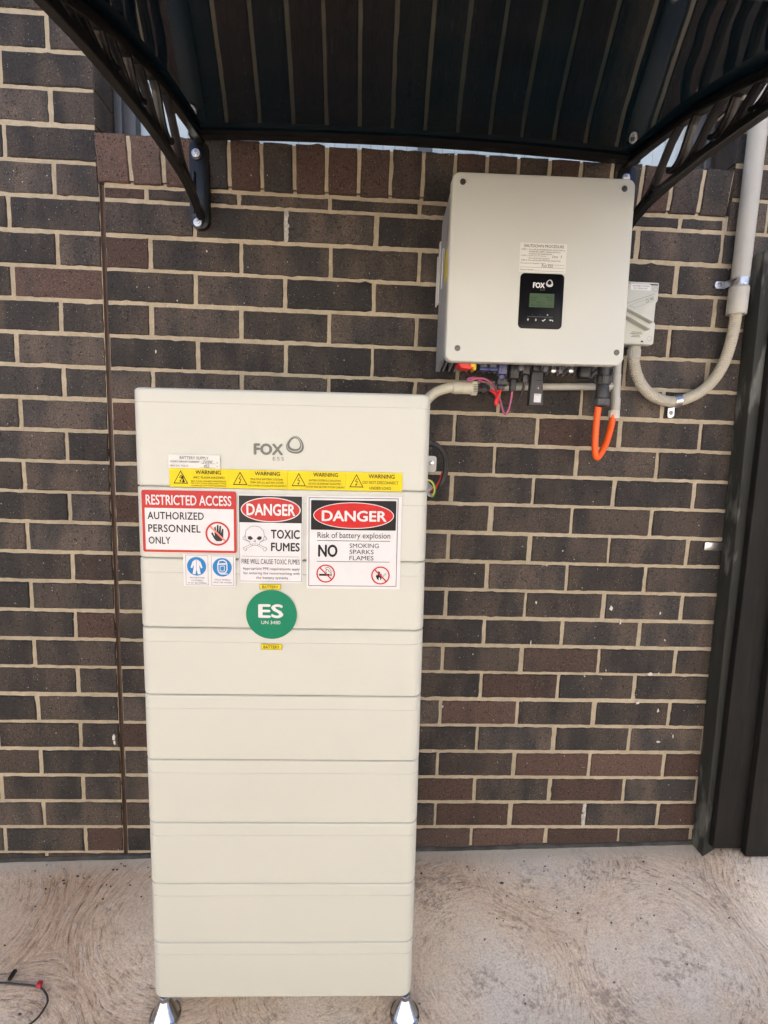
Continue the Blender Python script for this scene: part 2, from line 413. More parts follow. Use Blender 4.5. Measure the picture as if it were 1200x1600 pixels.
wall = thing('brick_wall', 'dark charcoal and brown brick house wall with tan mortar joints and a window', 'wall', (0.8, 0, -0.1))
TONES = []
def brick(bm, lay, x0, x1, z0, z1, tone, fine=True, d=0.1, M=None, proud=0.0, el=None, er=None):
    """one brick: rough-edged front face at y=0 and four side faces going back d"""
    nu, nv = (max(4, int((x1-x0)/.016)), max(4, int((z1-z0)/.016))) if fine else (1, 1)
    e = 0.0028
    us = [0, e]+[e+(x1-x0-2*e)*i/nu for i in range(1, nu)]+[x1-x0-e, x1-x0]
    vv = [0, e]+[e+(z1-z0-2*e)*i/nv for i in range(1, nv)]+[z1-z0-e, z1-z0]
    sd_ = Vector((x0*7.1, z0*9.3, 1.7)); dy = random.uniform(-.0010, .0012)+proud
    rows = []; nU, nV = len(us), len(vv)
    for j, v in enumerate(vv):
        row = []
        for i, u in enumerate(us):
            edge = i in (0, nU-1) or j in (0, nV-1)
            x, z = x0+u, z0+v
            y = -dy+(0.0036 if edge else 0.0)
            if fine:
                q = Vector((x*70, z*70, 0))+sd_
                am = 0.0021 if edge else 0.0004
                jx, jz = mn.noise(q)*am, mn.noise(q+Vector((9, 4, 2)))*am
                if edge and random.random() < .05: jx *= 3; jz *= 3
                x += jx; z += jz; y += mn.noise(q*.6)*.0005
            c = Vector((x, y, z))
            row.append(bm.verts.new(M @ c if M else c))
        rows.append(row)
    fs = []
    for j in range(nV-1):
        for i in range(nU-1): fs.append(bm.faces.new((rows[j][i], rows[j][i+1], rows[j+1][i+1], rows[j+1][i])))
    per = [rows[0][i] for i in range(nU)]+[rows[j][-1] for j in range(1, nV)]+[rows[-1][i] for i in range(nU-2, -1, -1)]+[rows[j][0] for j in range(nV-2, 0, -1)]
    inv = M.inverted() if M else None
    back = []
    for p in per:
        c = inv @ p.co if M else p.co.copy(); c.y = d
        back.append(bm.verts.new(M @ c if M else c))
    n = len(per)
    for k in range(n): fs.append(bm.faces.new((per[k], back[k], back[(k+1) % n], per[(k+1) % n])))
    for f in fs:
        for lp in f.loops: lp[lay] = (*tone, 1)
def tone_at(x, z, w=.23):
    # redder bricks low on the right and beside the joint, charcoal flashed bricks elsewhere
    p = 0.04
    if x > 0.86: p = 0.06+0.52*max(0, min(1, (1.05-z)/0.75))
    if x < 0: p = 0.04 if z < 1.6 else 0.0
    if w < .13 and -.2 < x < 0: p = .6 if z < 1.1 else .05
    if w < .13 and 0 < x < .2: p = .75
    r = random.uniform(.62, 1) if random.random() < p else random.uniform(0, .42)
    return (r, random.random(), random.random())
bm = BM(); lay = bm.loops.layers.color.new('tone')
J2 = J/2
def put(x0, x1, z0, z1):
    x0, x1 = max(x0, WX0), min(x1, WX1)
    if x1-x0 < .02: return
    fine = -0.75 < x0 < 2.2 and z1 < 2.45
    brick(bm, lay, x0, x1, z0, z1, tone_at((x0+x1)/2, (z0+z1)/2, x1-x0), fine)
for k in range(-2, WTOPK):
    odd = (k % 2) == 0     # course between joint k and k+1 ; k=0 is 'course 1' whose verticals sit on whole bricks
    z0, z1 = k*B+J2, (k+1)*B-J2
    dz = random.uniform(-.001, .001); z0 += dz; z1 += dz
    inwin_band = z1 > 1.81 and z0 < WIN[3]
    # right of the expansion joint (x = 0)
    xs = []; x = 0.0 if odd else -0.12
    while x < WX1: xs.append((x, x+L)); x += L
    for a, b_ in xs:
        jit = random.uniform(-.002, .002)
        p, q = max(a+J2, 0.006)+jit, b_-J2+jit
        if inwin_band:
            if q <= 1.684: continue
            p = max(p, 1.690)
        if q-p > .02: put(p, q, z0, z1)
    # left of it
    x = 0.0 if odd else 0.12
    while x > WX0:
        p, q = x-L+J2, min(x-J2, -0.007)
        if inwin_band: q = min(q, -0.008)
        put(p, q, z0, z1); x -= L
# thin closing course of cut bricks under the sill
x = 0.006
for wdt in (.104, .23, .23, .23, .23, .23, .23, .23):
    put(x, min(x+wdt, 1.676), 21*B+J2, 21*B+J2+.026); x += wdt+J
bricks = obj('brickwork', bm, M_BRICK, wall, smooth=40)
# sill: a row of bricks on edge, tipped outwards
bm = BM(); lay = bm.loops.layers.color.new('tone')
ns = 20; pitch = (WIN[1]+0.003-WIN[0])/ns
MS = Matrix.Translation((0, -0.022, 1.965)) @ Matrix.Rotation(rad(8), 4, 'X') @ Matrix.Translation((0, 0, -1.965))
for k in range(ns):
    x0 = WIN[0]+k*pitch+(0.0 if k == 0 else .005); x1 = WIN[0]+(k+1)*pitch-.005
    r = random.random()
    brick(bm, lay, x0, x1, 1.845+random.uniform(-.001, .001), 1.9565+random.uniform(-.0015, .0012), (random.uniform(.62, 1) if r < .86 or k < 3 else random.uniform(0, .4), random.uniform(.75, 1) if k < 3 else random.uniform(.1, .7), random.random()), True, .15, MS)  # first three toned brighter, as lit clear of the canopy's shade
obj('window_sill', bm, M_BRICK, wall, smooth=40)
# mortar bed behind the brick faces, with slots left for the opening and the expansion joint
bm = BM()
def mort(x0, x1, z0, z1, y0=0.0032, y1=0.11, sub=True):
    if not sub: box(bm, x0, x1, y0, y1, z0, z1); return
    nx, nz = max(1, int((x1-x0)/.012)), max(1, int((z1-z0)/.012))
    rows = [[bm.verts.new((x0+(x1-x0)*i/nx, y0+.0011*mn.noise(Vector(((x0+(x1-x0)*i/nx)*45, (z0+(z1-z0)*j/nz)*45, 5))), z0+(z1-z0)*j/nz)) for i in range(nx+1)] for j in range(nz+1)]
    for j in range(nz):
        for i in range(nx): bm.faces.new((rows[j][i], rows[j][i+1], rows[j+1][i+1], rows[j+1][i]))
    for (p, q) in ((rows[0][0], rows[-1][0]), (rows[-1][-1], rows[0][-1])):
        a, b_ = p, q; c1 = bm.verts.new((b_.co.x, y1, b_.co.z)); c0 = bm.verts.new((a.co.x, y1, a.co.z)); bm.faces.new((a, b_, c1, c0))
    for (p, q) in ((rows[0][-1], rows[0][0]), (rows[-1][0], rows[-1][-1])):
        a, b_ = p, q; c1 = bm.verts.new((b_.co.x, y1, b_.co.z)); c0 = bm.verts.new((a.co.x, y1, a.co.z)); bm.faces.new((a, b_, c1, c0))
zb, zt = -0.2, WTOPK*B
mort(-0.8, -0.0065, zb, 1.849); mort(-0.8, -0.0125, 1.849, 2.45); mort(WX0, -0.8, zb, zt, sub=False); mort(-0.8, -0.0065, 2.45, zt, sub=False)
mort(0.0065, 1.684, zb, 1.852)
mort(1.684, 2.25, zb, 1.849); mort(1.695, 2.25, 1.849, 2.45); mort(2.25, WX1, zb, zt, sub=False); mort(1.684, 2.25, 2.45, zt, sub=False)
mort(-0.0065, 1.684, WIN[3], zt, sub=False)
obj('mortar', bm, M_MORTAR, wall, smooth=60)
bm = BM(); box(bm, -7, 9, .25, .35, -.2, 2.60); obj('sun_block_slab', bm, simple('sun_block_grey', (.3, .3, .29), .9), wall, smooth=0)  # unseen slab added behind the brickwork to stop sun leaking through
# mortar between the sill bricks
bm = BM(); box(bm, WIN[0]+.002, WIN[1]-.001, .0042, .15, 1.852, 1.953)
bmesh.ops.transform(bm, matrix=MS, verts=bm.verts)
obj('sill_mortar', bm, M_MORTAR, wall, smooth=0)
# brown sealant in the expansion joint
bm = BM(); N = 60
pr = [[(-0.0068, .030, zb+(1.845-zb)*i/N), (-.0062, .004+.002*mn.noise(Vector((1, 2, i*.9))), zb+(1.845-zb)*i/N), (-.002, .009+.002*mn.noise(Vector((5, 2, i*.9))), zb+(1.845-zb)*i/N), (.003, .010+.0015*mn.noise(Vector((8, 2, i*.9))), zb+(1.845-zb)*i/N), (.0063, .005+.0015*mn.noise(Vector((3, 2, i*.9))), zb+(1.845-zb)*i/N), (.0068, .030, zb+(1.845-zb)*i/N)] for i in range(N+1)]
loft(bm, pr); fixn(bm)
obj('expansion_joint', bm, simple('brown_sealant', (0.075, 0.043, 0.028), 0.55, var=.3, nscale=30, bump=.5, bscale=120), wall)
# damp course strip at the foot of the wall
bm = BM(); ring = []
for i in range(0, 201):
    x = -3.0+i*.04; z = ground_z(x, 0)
    h = .010+.005*mn.noise(Vector((x*9, 0, 2)))
    ring.append([(x, .004, z-.03), (x, -.008-.003*mn.noise(Vector((x*14, 3, 2))), z-.03), (x, -.007-.002*mn.noise(Vector((x*14, 3, 2))), z+h*.6), (x, -.003, z+h), (x, .004, z+h+.001)])
loft(bm, ring); fixn(bm)
obj('damp_course', bm, simple('damp_course_membrane', (0.05, 0.05, 0.046), 0.8, var=.5, nscale=22, bump=.8, bscale=60), wall)
# white mortar splashes and efflorescence
bm = BM()
def blot(x, z, sx, sz, n=9, y=-.0005):
    f = lambda s: [(x+sx*s*random.uniform(.55, 1.2)*math.cos(6.283*i/n), 0, z+sz*s*random.uniform(.55, 1.2)*math.sin(6.283*i/n)) for i in range(n)]
    r0 = f(1); loft(bm, [[(a, .003, c) for a, _, c in r0], [(a, y-.0008, c) for a, _, c in r0], [(x+(a-x)*.5, y-.0018, z+(c-z)*.5) for a, _, c in r0]])
for x, z, sx, sz in [(1.463, .727, .006, .010), (1.495, .684, .003, .008), (1.616, .715, .003, .006), (1.605, .520, .009, .006), (1.632, .522, .003, .004),
                     (1.575, .425, .006, .005), (1.643, .400, .003, .007), (1.655, .296, .007, .004), (1.7, .315, .002, .006), (1.465, .53, .0025, .003), (1.40, .51, .0025, .003),
                     (.966, .405, .003, .003), (.942, .26, .0025, .003), (1.225, .61, .002, .010), (1.255, .855, .003, .004), (1.232, .74, .003, .005), (1.05, .575, .002, .003), (1.30, .9, .002, .003),
                     (-.435, .36, .004, .012), (-.42, .345, .003, .006), (-.022, .295, .006, .012), (-.02, .28, .004, .008), (.27, 1.69, .0022, .003), (.19, 1.56, .0025, .002), (.165, 1.545, .002, .003), (.13, 1.425, .0025, .005), (1.58, .17, .006, .002), (1.64, .63, .003, .003)]:
    blot(x, z, sx, sz)
fixn(bm); obj('mortar_splash', bm, simple('white_mortar', (0.62, 0.60, 0.55), 0.9, var=.1, nscale=80), wall)
bm = BM()
for x, z in ((.4795, 1.763), (1.437, .043)):
    for q in range(9):
        zz = z-.034+q*.0085; blot(x+random.uniform(-.002, .003), zz, .0065, .008, 8, -.001)
fixn(bm); obj('lime_bloom', bm, simple('lime_bloom', (0.45, 0.44, 0.41), 0.95, var=.35, nscale=90), wall)

# window in the wall above the sill
M_FRAME = simple('grey_window_frame', (0.07, 0.075, 0.085), 0.35, var=.05)
win = thing('window', 'wide grey framed window with a white blind above the brick sill, behind the canopy', 'window', (0.84, .1, 1.965))
bm = BM(); x0, x1, z0, z1 = WIN[0]+.001, WIN[1]+.003, WIN[2]+.008, WIN[3]
for a, b_, y0, y1 in ((0.0, .020, .095, .15), (.020, .052, .108, .15)):
    box(bm, x0+a, x0+b_, y0, y1, z0, z1, .001); box(bm, x1-b_, x1-a, y0, y1, z0, z1, .001)
box(bm, x0+.053, x1-.053, .108, .15, z0, z0+.024, .001); box(bm, x0+.053, x1-.053, .108, .15, z1-.04, z1, .001); box(bm, .835, .875, .109, .15, z0+.025, z1-.041, .001)
obj('frame', bm, M_FRAME, win)
t = NT('window_glass'); fr = t.new('ShaderNodeFresnel'); fr.inputs['IOR'].default_value = 1.5
gl = t.new('ShaderNodeBsdfGlossy'); gl.inputs['Roughness'].default_value = 0.01; tb = t.new('ShaderNodeBsdfTransparent'); tb.inputs['Color'].default_value = (.93, .96, .97, 1); mx = t.new('ShaderNodeMixShader')
t.link(fr.outputs[0], mx.inputs[0]); t.link(tb.outputs[0], mx.inputs[1]); t.link(gl.outputs[0], mx.inputs[2]); t.link(mx.outputs[0], t.out.inputs['Surface'])
for a, b_ in ((x0+.05, .838), (.872, x1-.05)):
    bm = BM(); box(bm, a, b_, .128, .132, z0+.02, z1-.038); obj('pane', bm, t.m, win, smooth=0)
bm = BM()
for i in range(46):
    a = x0+.045+i*(x1-x0-.09)/46; box(bm, a, a+(x1-x0-.09)/46-.0015, .142+.001*(i % 2), .146+.001*(i % 2), z0+.005, z1-.01)
obj('blind', bm, simple('white_blind', (0.80, 0.82, 0.83), 0.6, var=.03), win, smooth=0)
# ------------------------------------------------------------------ battery cabinet
def plastic(name, col, rough=0.42, grain=0.25):
    t = NT(name); P = t.coord()
    n = t.noise(P, 3.0, 3, 0.5); f = t.noise(P, 900, 2, 0.6)
    t.base(t.mix(0.04, t.ramp(n, [(0.3, tuple(c*.965 for c in col)), (0.7, col)]), t.ramp(f, [(0.3, tuple(c*.6 for c in col)), (0.7, tuple(min(1, c*1.2) for c in col))])))
    t.link(t.math('MULTIPLY_ADD', n, 0.12, rough-.06), t.p.inputs['Roughness']); t.bump(f, grain, 0.0004)
    MATS[name] = t.m; return t.m
M_CAB = plastic('cream_powder_coat', (0.56, 0.57, 0.508))
M_STEEL = simple('polished_steel', (0.48, 0.48, 0.49), 0.15, 1.0, var=.04)
M_ZINC = simple('zinc_plate', (0.62, 0.62, 0.63), 0.28, 1.0, var=.12, nscale=60)
M_BLACKP = simple('black_plastic', (0.014, 0.014, 0.015), 0.42, var=.15)
M_GREYP = simple('dark_grey_plastic', (0.035, 0.036, 0.038), 0.45, var=.12)
bat = thing('battery_cabinet', 'tall cream cabinet of stacked battery modules covered with warning stickers', 'battery', (0.5576, -0.4712, -0.0377), rot=(-0.0113, -0.0108, -0.0161))
HM, HT, BW, BD, CR = 0.1425, 0.1885, 0.574, 0.38, 0.021
def slab(bm, prof):
    """rounded rectangle rings: prof = (z, inset)"""
    rings = []
    for z, ins in prof:
        rings.append([(x, y, z) for x, y in rrect(-BW/2+ins, BW/2-ins, ins, BD-ins, max(.004, CR-ins*.5), 7)])
    loft(bm, rings); fixn(bm)
def module_prof(z, h, lip, first=False, last=False):
    p = []
    if first: p += [(z+.013*(1-math.cos(rad(a))), .013*(1-math.sin(rad(a)))) for a in (0, 18, 36, 54, 72, 90)]
    else: p += [(z+.0006, .0035), (z+.0022, .0006), (z+.004, 0)]
    a = z+h-lip
    p += [(a-.0010, 0), (a-.0003, .0009), (a+.0004, .0009), (a+.0009, .0001)]
    if last: p += [(z+h-.007*(1-math.sin(rad(q))), .007*(1-math.cos(rad(q)))) for q in (0, 22, 45, 67, 90)]
    else: p += [(z+h-.004, .0002), (z+h-.0022, .0008), (z+h-.0006, .0035)]
    return p
for k in range(8):
    bm = BM(); slab(bm, module_prof(k*HM, HM, .0285, first=(k == 0)))
    obj('battery_module', bm, M_CAB, bat, smooth=16)
bm = BM(); slab(bm, module_prof(8*HM, HT, .0275, last=True)); obj('control_unit', bm, M_CAB, bat, smooth=16)
bm = BM()  # dark filler stands in for the shade in the gaps between modules
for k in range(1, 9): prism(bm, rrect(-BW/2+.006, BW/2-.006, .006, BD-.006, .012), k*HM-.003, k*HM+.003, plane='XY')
fixn(bm); obj('seam_shade_filler', bm, simple('seam_shadow_dark', (0.16, 0.15, 0.13), 0.8), bat)
for sx in (-1, 1):
    for yy in (.034, .345):
        cx = sx*(BW/2-.012)
        if yy > .1: cx = sx*(BW/2-.03)
        zf = -0.0877
        bm = BM()
        lathe(bm, [(.033, 0), (.0345, .004), (.0345, .011), (.033, .0125), (.0315, .012), (.029, .0145), (.011, .050), (.010, .051)], (cx, yy, zf), n=32)
        fixn(bm); ft = obj('levelling_foot', bm, M_STEEL, bat, smooth=25)
        bm = BM(); lathe(bm, [(.0115, 0), (.0125, .001), (.0125, .011), (.0115, .012)], (cx, yy, zf+.0508), n=6); fixn(bm); obj('nut', bm, M_STEEL, ft, smooth=0).parent = ft
        bm = BM(); lathe(bm, [(.0062, 0), (.0062, .03)], (cx, yy, zf+.060), n=16); fixn(bm); obj('stem', bm, M_STEEL, ft)
for o in list(bpy.data.objects):
    if o.parent and o.parent.parent is bat: LOC[o.name] = None
def sub(name, bm, mats, parent, smooth=0, label=None):
    LOC.setdefault(parent.name, None)
    if LOC[parent.name] is not None: return obj(name, bm, mats, parent, smooth=smooth, label=label)
    return obj(name, bm, mats, parent, smooth=smooth, label=label)
# print colours
def ink(name, c, rough=0.5): return simple(name, c, rough, var=.03, spec=.25)
I_BLACK = ink('black_ink', (0.008, 0.008, 0.009)); I_GREY = ink('charcoal_ink', (0.028, 0.027, 0.027)); I_WHITE = ink('white_vinyl', (0.66, 0.66, 0.67), 0.38)
I_RED = ink('red_ink', (0.52, 0.012, 0.012), .4); I_RED2 = ink('brick_red_ink', (0.48, 0.036, 0.034), .4); I_BLUE = ink('mandatory_blue_ink', (0.008, 0.19, 0.47), .4)
I_GREEN = ink('green_ink', (0.001, 0.195, 0.10), .4); I_YEL = ink('yellow_vinyl', (0.70, 0.56, 0.003), .4); I_LOGO = ink('grey_logo_ink', (0.17, 0.175, 0.155)); I_PINK = ink('light_red_ink', (0.78, 0.22, 0.19))
PAL = [I_BLACK, I_GREY, I_WHITE, I_RED, I_RED2, I_BLUE, I_GREEN, I_YEL, I_LOGO, I_PINK]
BLK, GRY, WHT, RED, RD2, BLU, GRN, YEL, LOG, PNK = range(10)
def finish(sheet_name, S, mat, bmT, bmG, parent, label, r=0.0):
    bm = BM(); S.card(bm, r); c = obj(sheet_name, bm, mat, parent, smooth=0, label=label); LOC[c.name] = LOC[parent.name]
    if LOC[parent.name] is not None: LOC[c.name] = LOC[parent.name]
    for nm, b in (('symbol', bmG), ('lettering', bmT)):
        if b is None: continue
        if len(b.verts): 
            o = obj(nm, b, PAL, c, smooth=0)
        else: b.free()
    return c
def Fx(u, v, S, c, r, pts):   # place unit-shape points (in symbol radius units) on a sheet
    return [(c[0]+a*r/S.W, c[1]+b*r/S.H) for a, b in pts]
def prohibit(S, bm, cu, cv, r, t, lay, col, bar=None):
    S.ring(bm, cu, cv, r, t, lay, col)
    k = r*.68; S.line(bm, cu-k/S.W, cv-k/S.H, cu+k/S.W, cv+k/S.H, t*.95, lay, bar if bar is not None else col)
YF = -0.0022
# -- restricted access
S = Sheet(-.2724, -.0896, 1.0105, 1.1326, YF); T, Gm = BM(), BM()
S.rect(Gm, .03, .972, .285, .962, 1, WHT)
S.text(T, 'RESTRICTED ACCESS', .045, .95, .072, .235, 2, WHT, .03, 0, 1.0)
S.text(T, 'AUTHORIZED', .058, .655, .345, .468, 2, GRY, .03, 0, 1.06); S.text(T, 'PERSONNEL', .062, .618, .548, .675, 2, GRY, .03, 0, 1.06); S.text(T, 'ONLY', .062, .295, .748, .868, 2, GRY, .03, 0, 1.06)
c = (.80, .685); r = .024
hand = [(-.55, -.05), (-.42, -.12), (-.25, .22), (-.28, -.55), (-.16, -.58), (-.10, -.08), (-.06, -.72), (.07, -.72), (.08, -.08), (.16, -.66), (.28, -.64), (.25, -.02), (.36, -.42), (.47, -.40), (.44, .35), (.30, .62), (-.12, .62), (-.32, .40)]
S.poly(Gm, Fx(0, 0, S, c, r, hand), 2, GRY); prohibit(S, Gm, c[0], c[1], r, .0036, 3, RD2, PNK)
S.ring(Gm, c[0], c[1], r, .0036, 4, RD2)
finish('restricted_access_sign', S, I_RED2, T, Gm, bat, 'red bordered white sign reading RESTRICTED ACCESS', .004)
# -- toxic fumes
S = Sheet(-.0858, .0402, .9515, 1.1275, YF); T, Gm = BM(), BM()
S.frame(Gm, .012, .988, .012, .985, .0006, 1, GRY)
S.rect(Gm, .012, .988, .012, .312, 2, GRY)
S.disc(Gm, .505, .165, .0245, 3, WHT, 44, ru=.0585); S.disc(Gm, .505, .165, .0228, 4, RD2, 44, ru=.0565)
S.text(T, 'DANGER', .13, .885, .098, .232, 5, WHT, .045, 0, 1.0)
c = (.255, .475); r = .023
def Q(p): return Fx(0, 0, S, c, r, p)
for sg in (-1, 1):
    S.path(Gm, Q([(-.85*sg, .18), (.85*sg, .98)]), .0042, 2, GRY); S.path(Gm, Q([(-.83*sg, .19), (.83*sg, .97)]), .0030, 3, WHT)
    for e in ((-.9*sg, .13), (-.82*sg, .05), (.9*sg, 1.02), (.82*sg, 1.1)):
        q = Q([e])[0]; S.disc(Gm, q[0], q[1], .0031, 2, GRY, 14); S.disc(Gm, q[0], q[1], .0024, 3, WHT, 14)
sk = [(-.40, .62), (-.44, .40), (-.72, .28), (-.82, -.1), (-.74, -.55), (-.42, -.86), (0, -.95), (.42, -.86), (.74, -.55), (.82, -.1), (.72, .28), (.44, .40), (.40, .62), (.2, .74), (-.2, .74)]
S.poly(Gm, Q(sk), 4, WHT); S.path(Gm, Q(sk), .0006, 5, GRY, True)
for sg in (-1, 1): S.poly(Gm, Q([(.14*sg, .12), (.34*sg, -.08), (.58*sg, -.04), (.58*sg, .18), (.34*sg, .28)]), 5, GRY)
S.poly(Gm, Q([(-.1, .42), (-.03, .2), (-.03, .45)]), 5, GRY); S.poly(Gm, Q([(.1, .42), (.03, .2), (.03, .45)]), 5, GRY)
for a in (-.2, -.07, .07, .2): S.path(Gm, Q([(a, .52), (a, .7)]), .0005, 5, GRY)
S.text(T, 'TOXIC', .505, .955, .388, .492, 2, GRY, .045, 0, 1.04); S.text(T, 'FUMES', .505, .955, .535, .635, 2, GRY, .045, 0, 1.04)
S.rect(Gm, .05, .95, .695, .698, 2, GRY)
S.text(T, 'FIRE WILL CAUSE TOXIC FUMES', .045, .955, .726, .784, 2, GRY, .008, 0, 1.08)
for k, (tx, a, b_) in enumerate((('Appropriate PPE requirements apply', .06, .955), ('for entering the room/working with', .07, .955), ('the battery systems', .27, .77))):
    S.text(T, tx, a, b_, .822+k*.052, .860+k*.052, 2, GRY, .004, 0, 1.05)
finish('toxic_fumes_sign', S, I_WHITE, T, Gm, bat, 'white sign with a skull reading DANGER TOXIC FUMES', .002)
# -- danger explosion
S = Sheet(.0480, .2350, .9418, 1.1282, YF, tilt=.006); T, Gm = BM(), BM()
S.frame(Gm, .022, .962, .018, .972, .0011, 1, GRY)
S.rect(Gm, .045, .942, .045, .362, 2, BLK, r=.002)
S.disc(Gm, .494, .205, .0262, 3, WHT, 48, ru=.0795); S.disc(Gm, .494, .205, .0248, 4, RED, 48, ru=.0780)
S.text(T, 'DANGER', .158, .842, .152, .268, 5, WHT, .045, 0, 1.0)
S.text(T, 'Risk of battery explosion', .115, .885, .385, .468, 2, GRY, .004)
S.rect(Gm, .11, .885, .474, .480, 2, GRY)
S.text(T, 'NO', .122, .328, .518, .655, 2, BLK, .055)
for k, (tx, b_) in enumerate((('SMOKING', .765), ('SPARKS', .712), ('FLAMES', .712))): S.text(T, tx, .455, b_, .504+k*.067, .552+k*.067, 2, GRY, .004)
S.rect(Gm, .11, .885, .700, .7055, 2, GRY)
r = .0185; c = (.205, .835)
S.rect(Gm, .135, .245, .838, .860, 2, BLK); S.rect(Gm, .250, .258, .838, .860, 2, BLK); S.rect(Gm, .263, .270, .838, .860, 2, BLK)
S.path(Gm, Fx(0, 0, S, c, r, [(.1, -.05), (.0, -.25), (.05, -.45), (.3, -.4), (.35, -.2), (.55, -.15), (.62, .05)]), .0011, 2, BLK); S.path(Gm, Fx(0, 0, S, c, r, [(.05, -.45), (-.02, -.62), (.2, -.7), (.42, -.6), (.5, -.38), (.72, -.2)]), .0009, 2, BLK)
prohibit(S, Gm, c[0], c[1], r, .0026, 3, RED)
c = (.790, .850)
S.poly(Gm, Fx(0, 0, S, c, r, [(-.5, .1), (-.42, -.1), (-.34, .02), (-.22, -.5), (-.02, -.3), (-.05, -.1), (.08, -.22), (.14, .05), (.1, .4), (-.05, .55), (-.02, .32), (-.14, .18), (-.2, .4), (-.12, .56), (-.36, .42)]), 2, BLK)
S.path(Gm, Fx(0, 0, S, c, r, [(.05, .32), (.58, -.2)]), .0024, 2, BLK); S.path(Gm, Fx(0, 0, S, c, r, [(.12, .25), (.55, -.17)]), .0014, 3, WHT)
prohibit(S, Gm, c[0], c[1], r, .0026, 4, RED)
finish('explosion_danger_sign', S, I_WHITE, T, Gm, bat, 'white sign reading DANGER Risk of battery explosion NO SMOKING SPARKS FLAMES', 0)
# -- protective equipment
S = Sheet(-.1950, -.0923, .9424, 1.0067, YF-.0002, tilt=-.012); T, Gm = BM(), BM()
S.frame(Gm, .045, .475, .03, .965, .0005, 1, GRY); S.frame(Gm, .535, .965, .03, .965, .0005, 1, GRY)
r = .0188; c = (.255, .375); S.disc(Gm, c[0], c[1], r, 2, BLU)
suit = [(-.12, -.72), (.12, -.72), (.42, -.50), (.62, .12), (.48, .22), (.28, -.18), (.30, .10), (.42, .82), (.12, .86), (0, .25), (-.12, .86), (-.42, .82), (-.30, .10), (-.28, -.18), (-.48, .22), (-.62, .12), (-.42, -.50)]
S.poly(Gm, Fx(0, 0, S, c, r, suit), 3, WHT); S.path(Gm, Fx(0, 0, S, c, r, [(0, -.7), (0, .25)]), .0008, 4, BLU)
c = (.745, .385); S.disc(Gm, c[0], c[1], r, 2, BLU)
S.path(Gm, Fx(0, 0, S, c, r, [(-.45, -.35), (-.3, -.7), (.1, -.78), (.42, -.62), (.5, -.35), (.5, .3), (.3, .6), (-.3, .62), (-.45, .3)]), .0022, 3, WHT, True)
S.path(Gm, Fx(0, 0, S, c, r, [(-.5, -.32), (.55, -.40)]), .0030, 3, WHT); S.path(Gm, Fx(0, 0, S, c, r, [(-.22, -.12), (-.22, .4), (.22, .38), (.24, -.16)]), .0012, 3, WHT, True)
S.path(Gm, Fx(0, 0, S, c, r, [(-.3, .62), (-.1, .74), (.6, .7)]), .0016, 3, WHT)
for k, tx in enumerate(('PROTECTIVE', 'CLOTHING', 'MUST BE WORN')): S.text(T, tx, (.12, .145, .085)[k], (.40, .37, .435)[k], .715+k*.083, .757+k*.083, 2, GRY, .0)
for k, tx in enumerate(('FACE SHIELD', 'MUST BE WORN')): S.text(T, tx, (.60, .575)[k], (.90, .925)[k], .755+k*.088, .800+k*.088, 2, GRY, .0)
finish('protective_gear_sign', S, I_WHITE, T, Gm, bat, 'small white sign with two blue protective clothing and face shield symbols', 0)
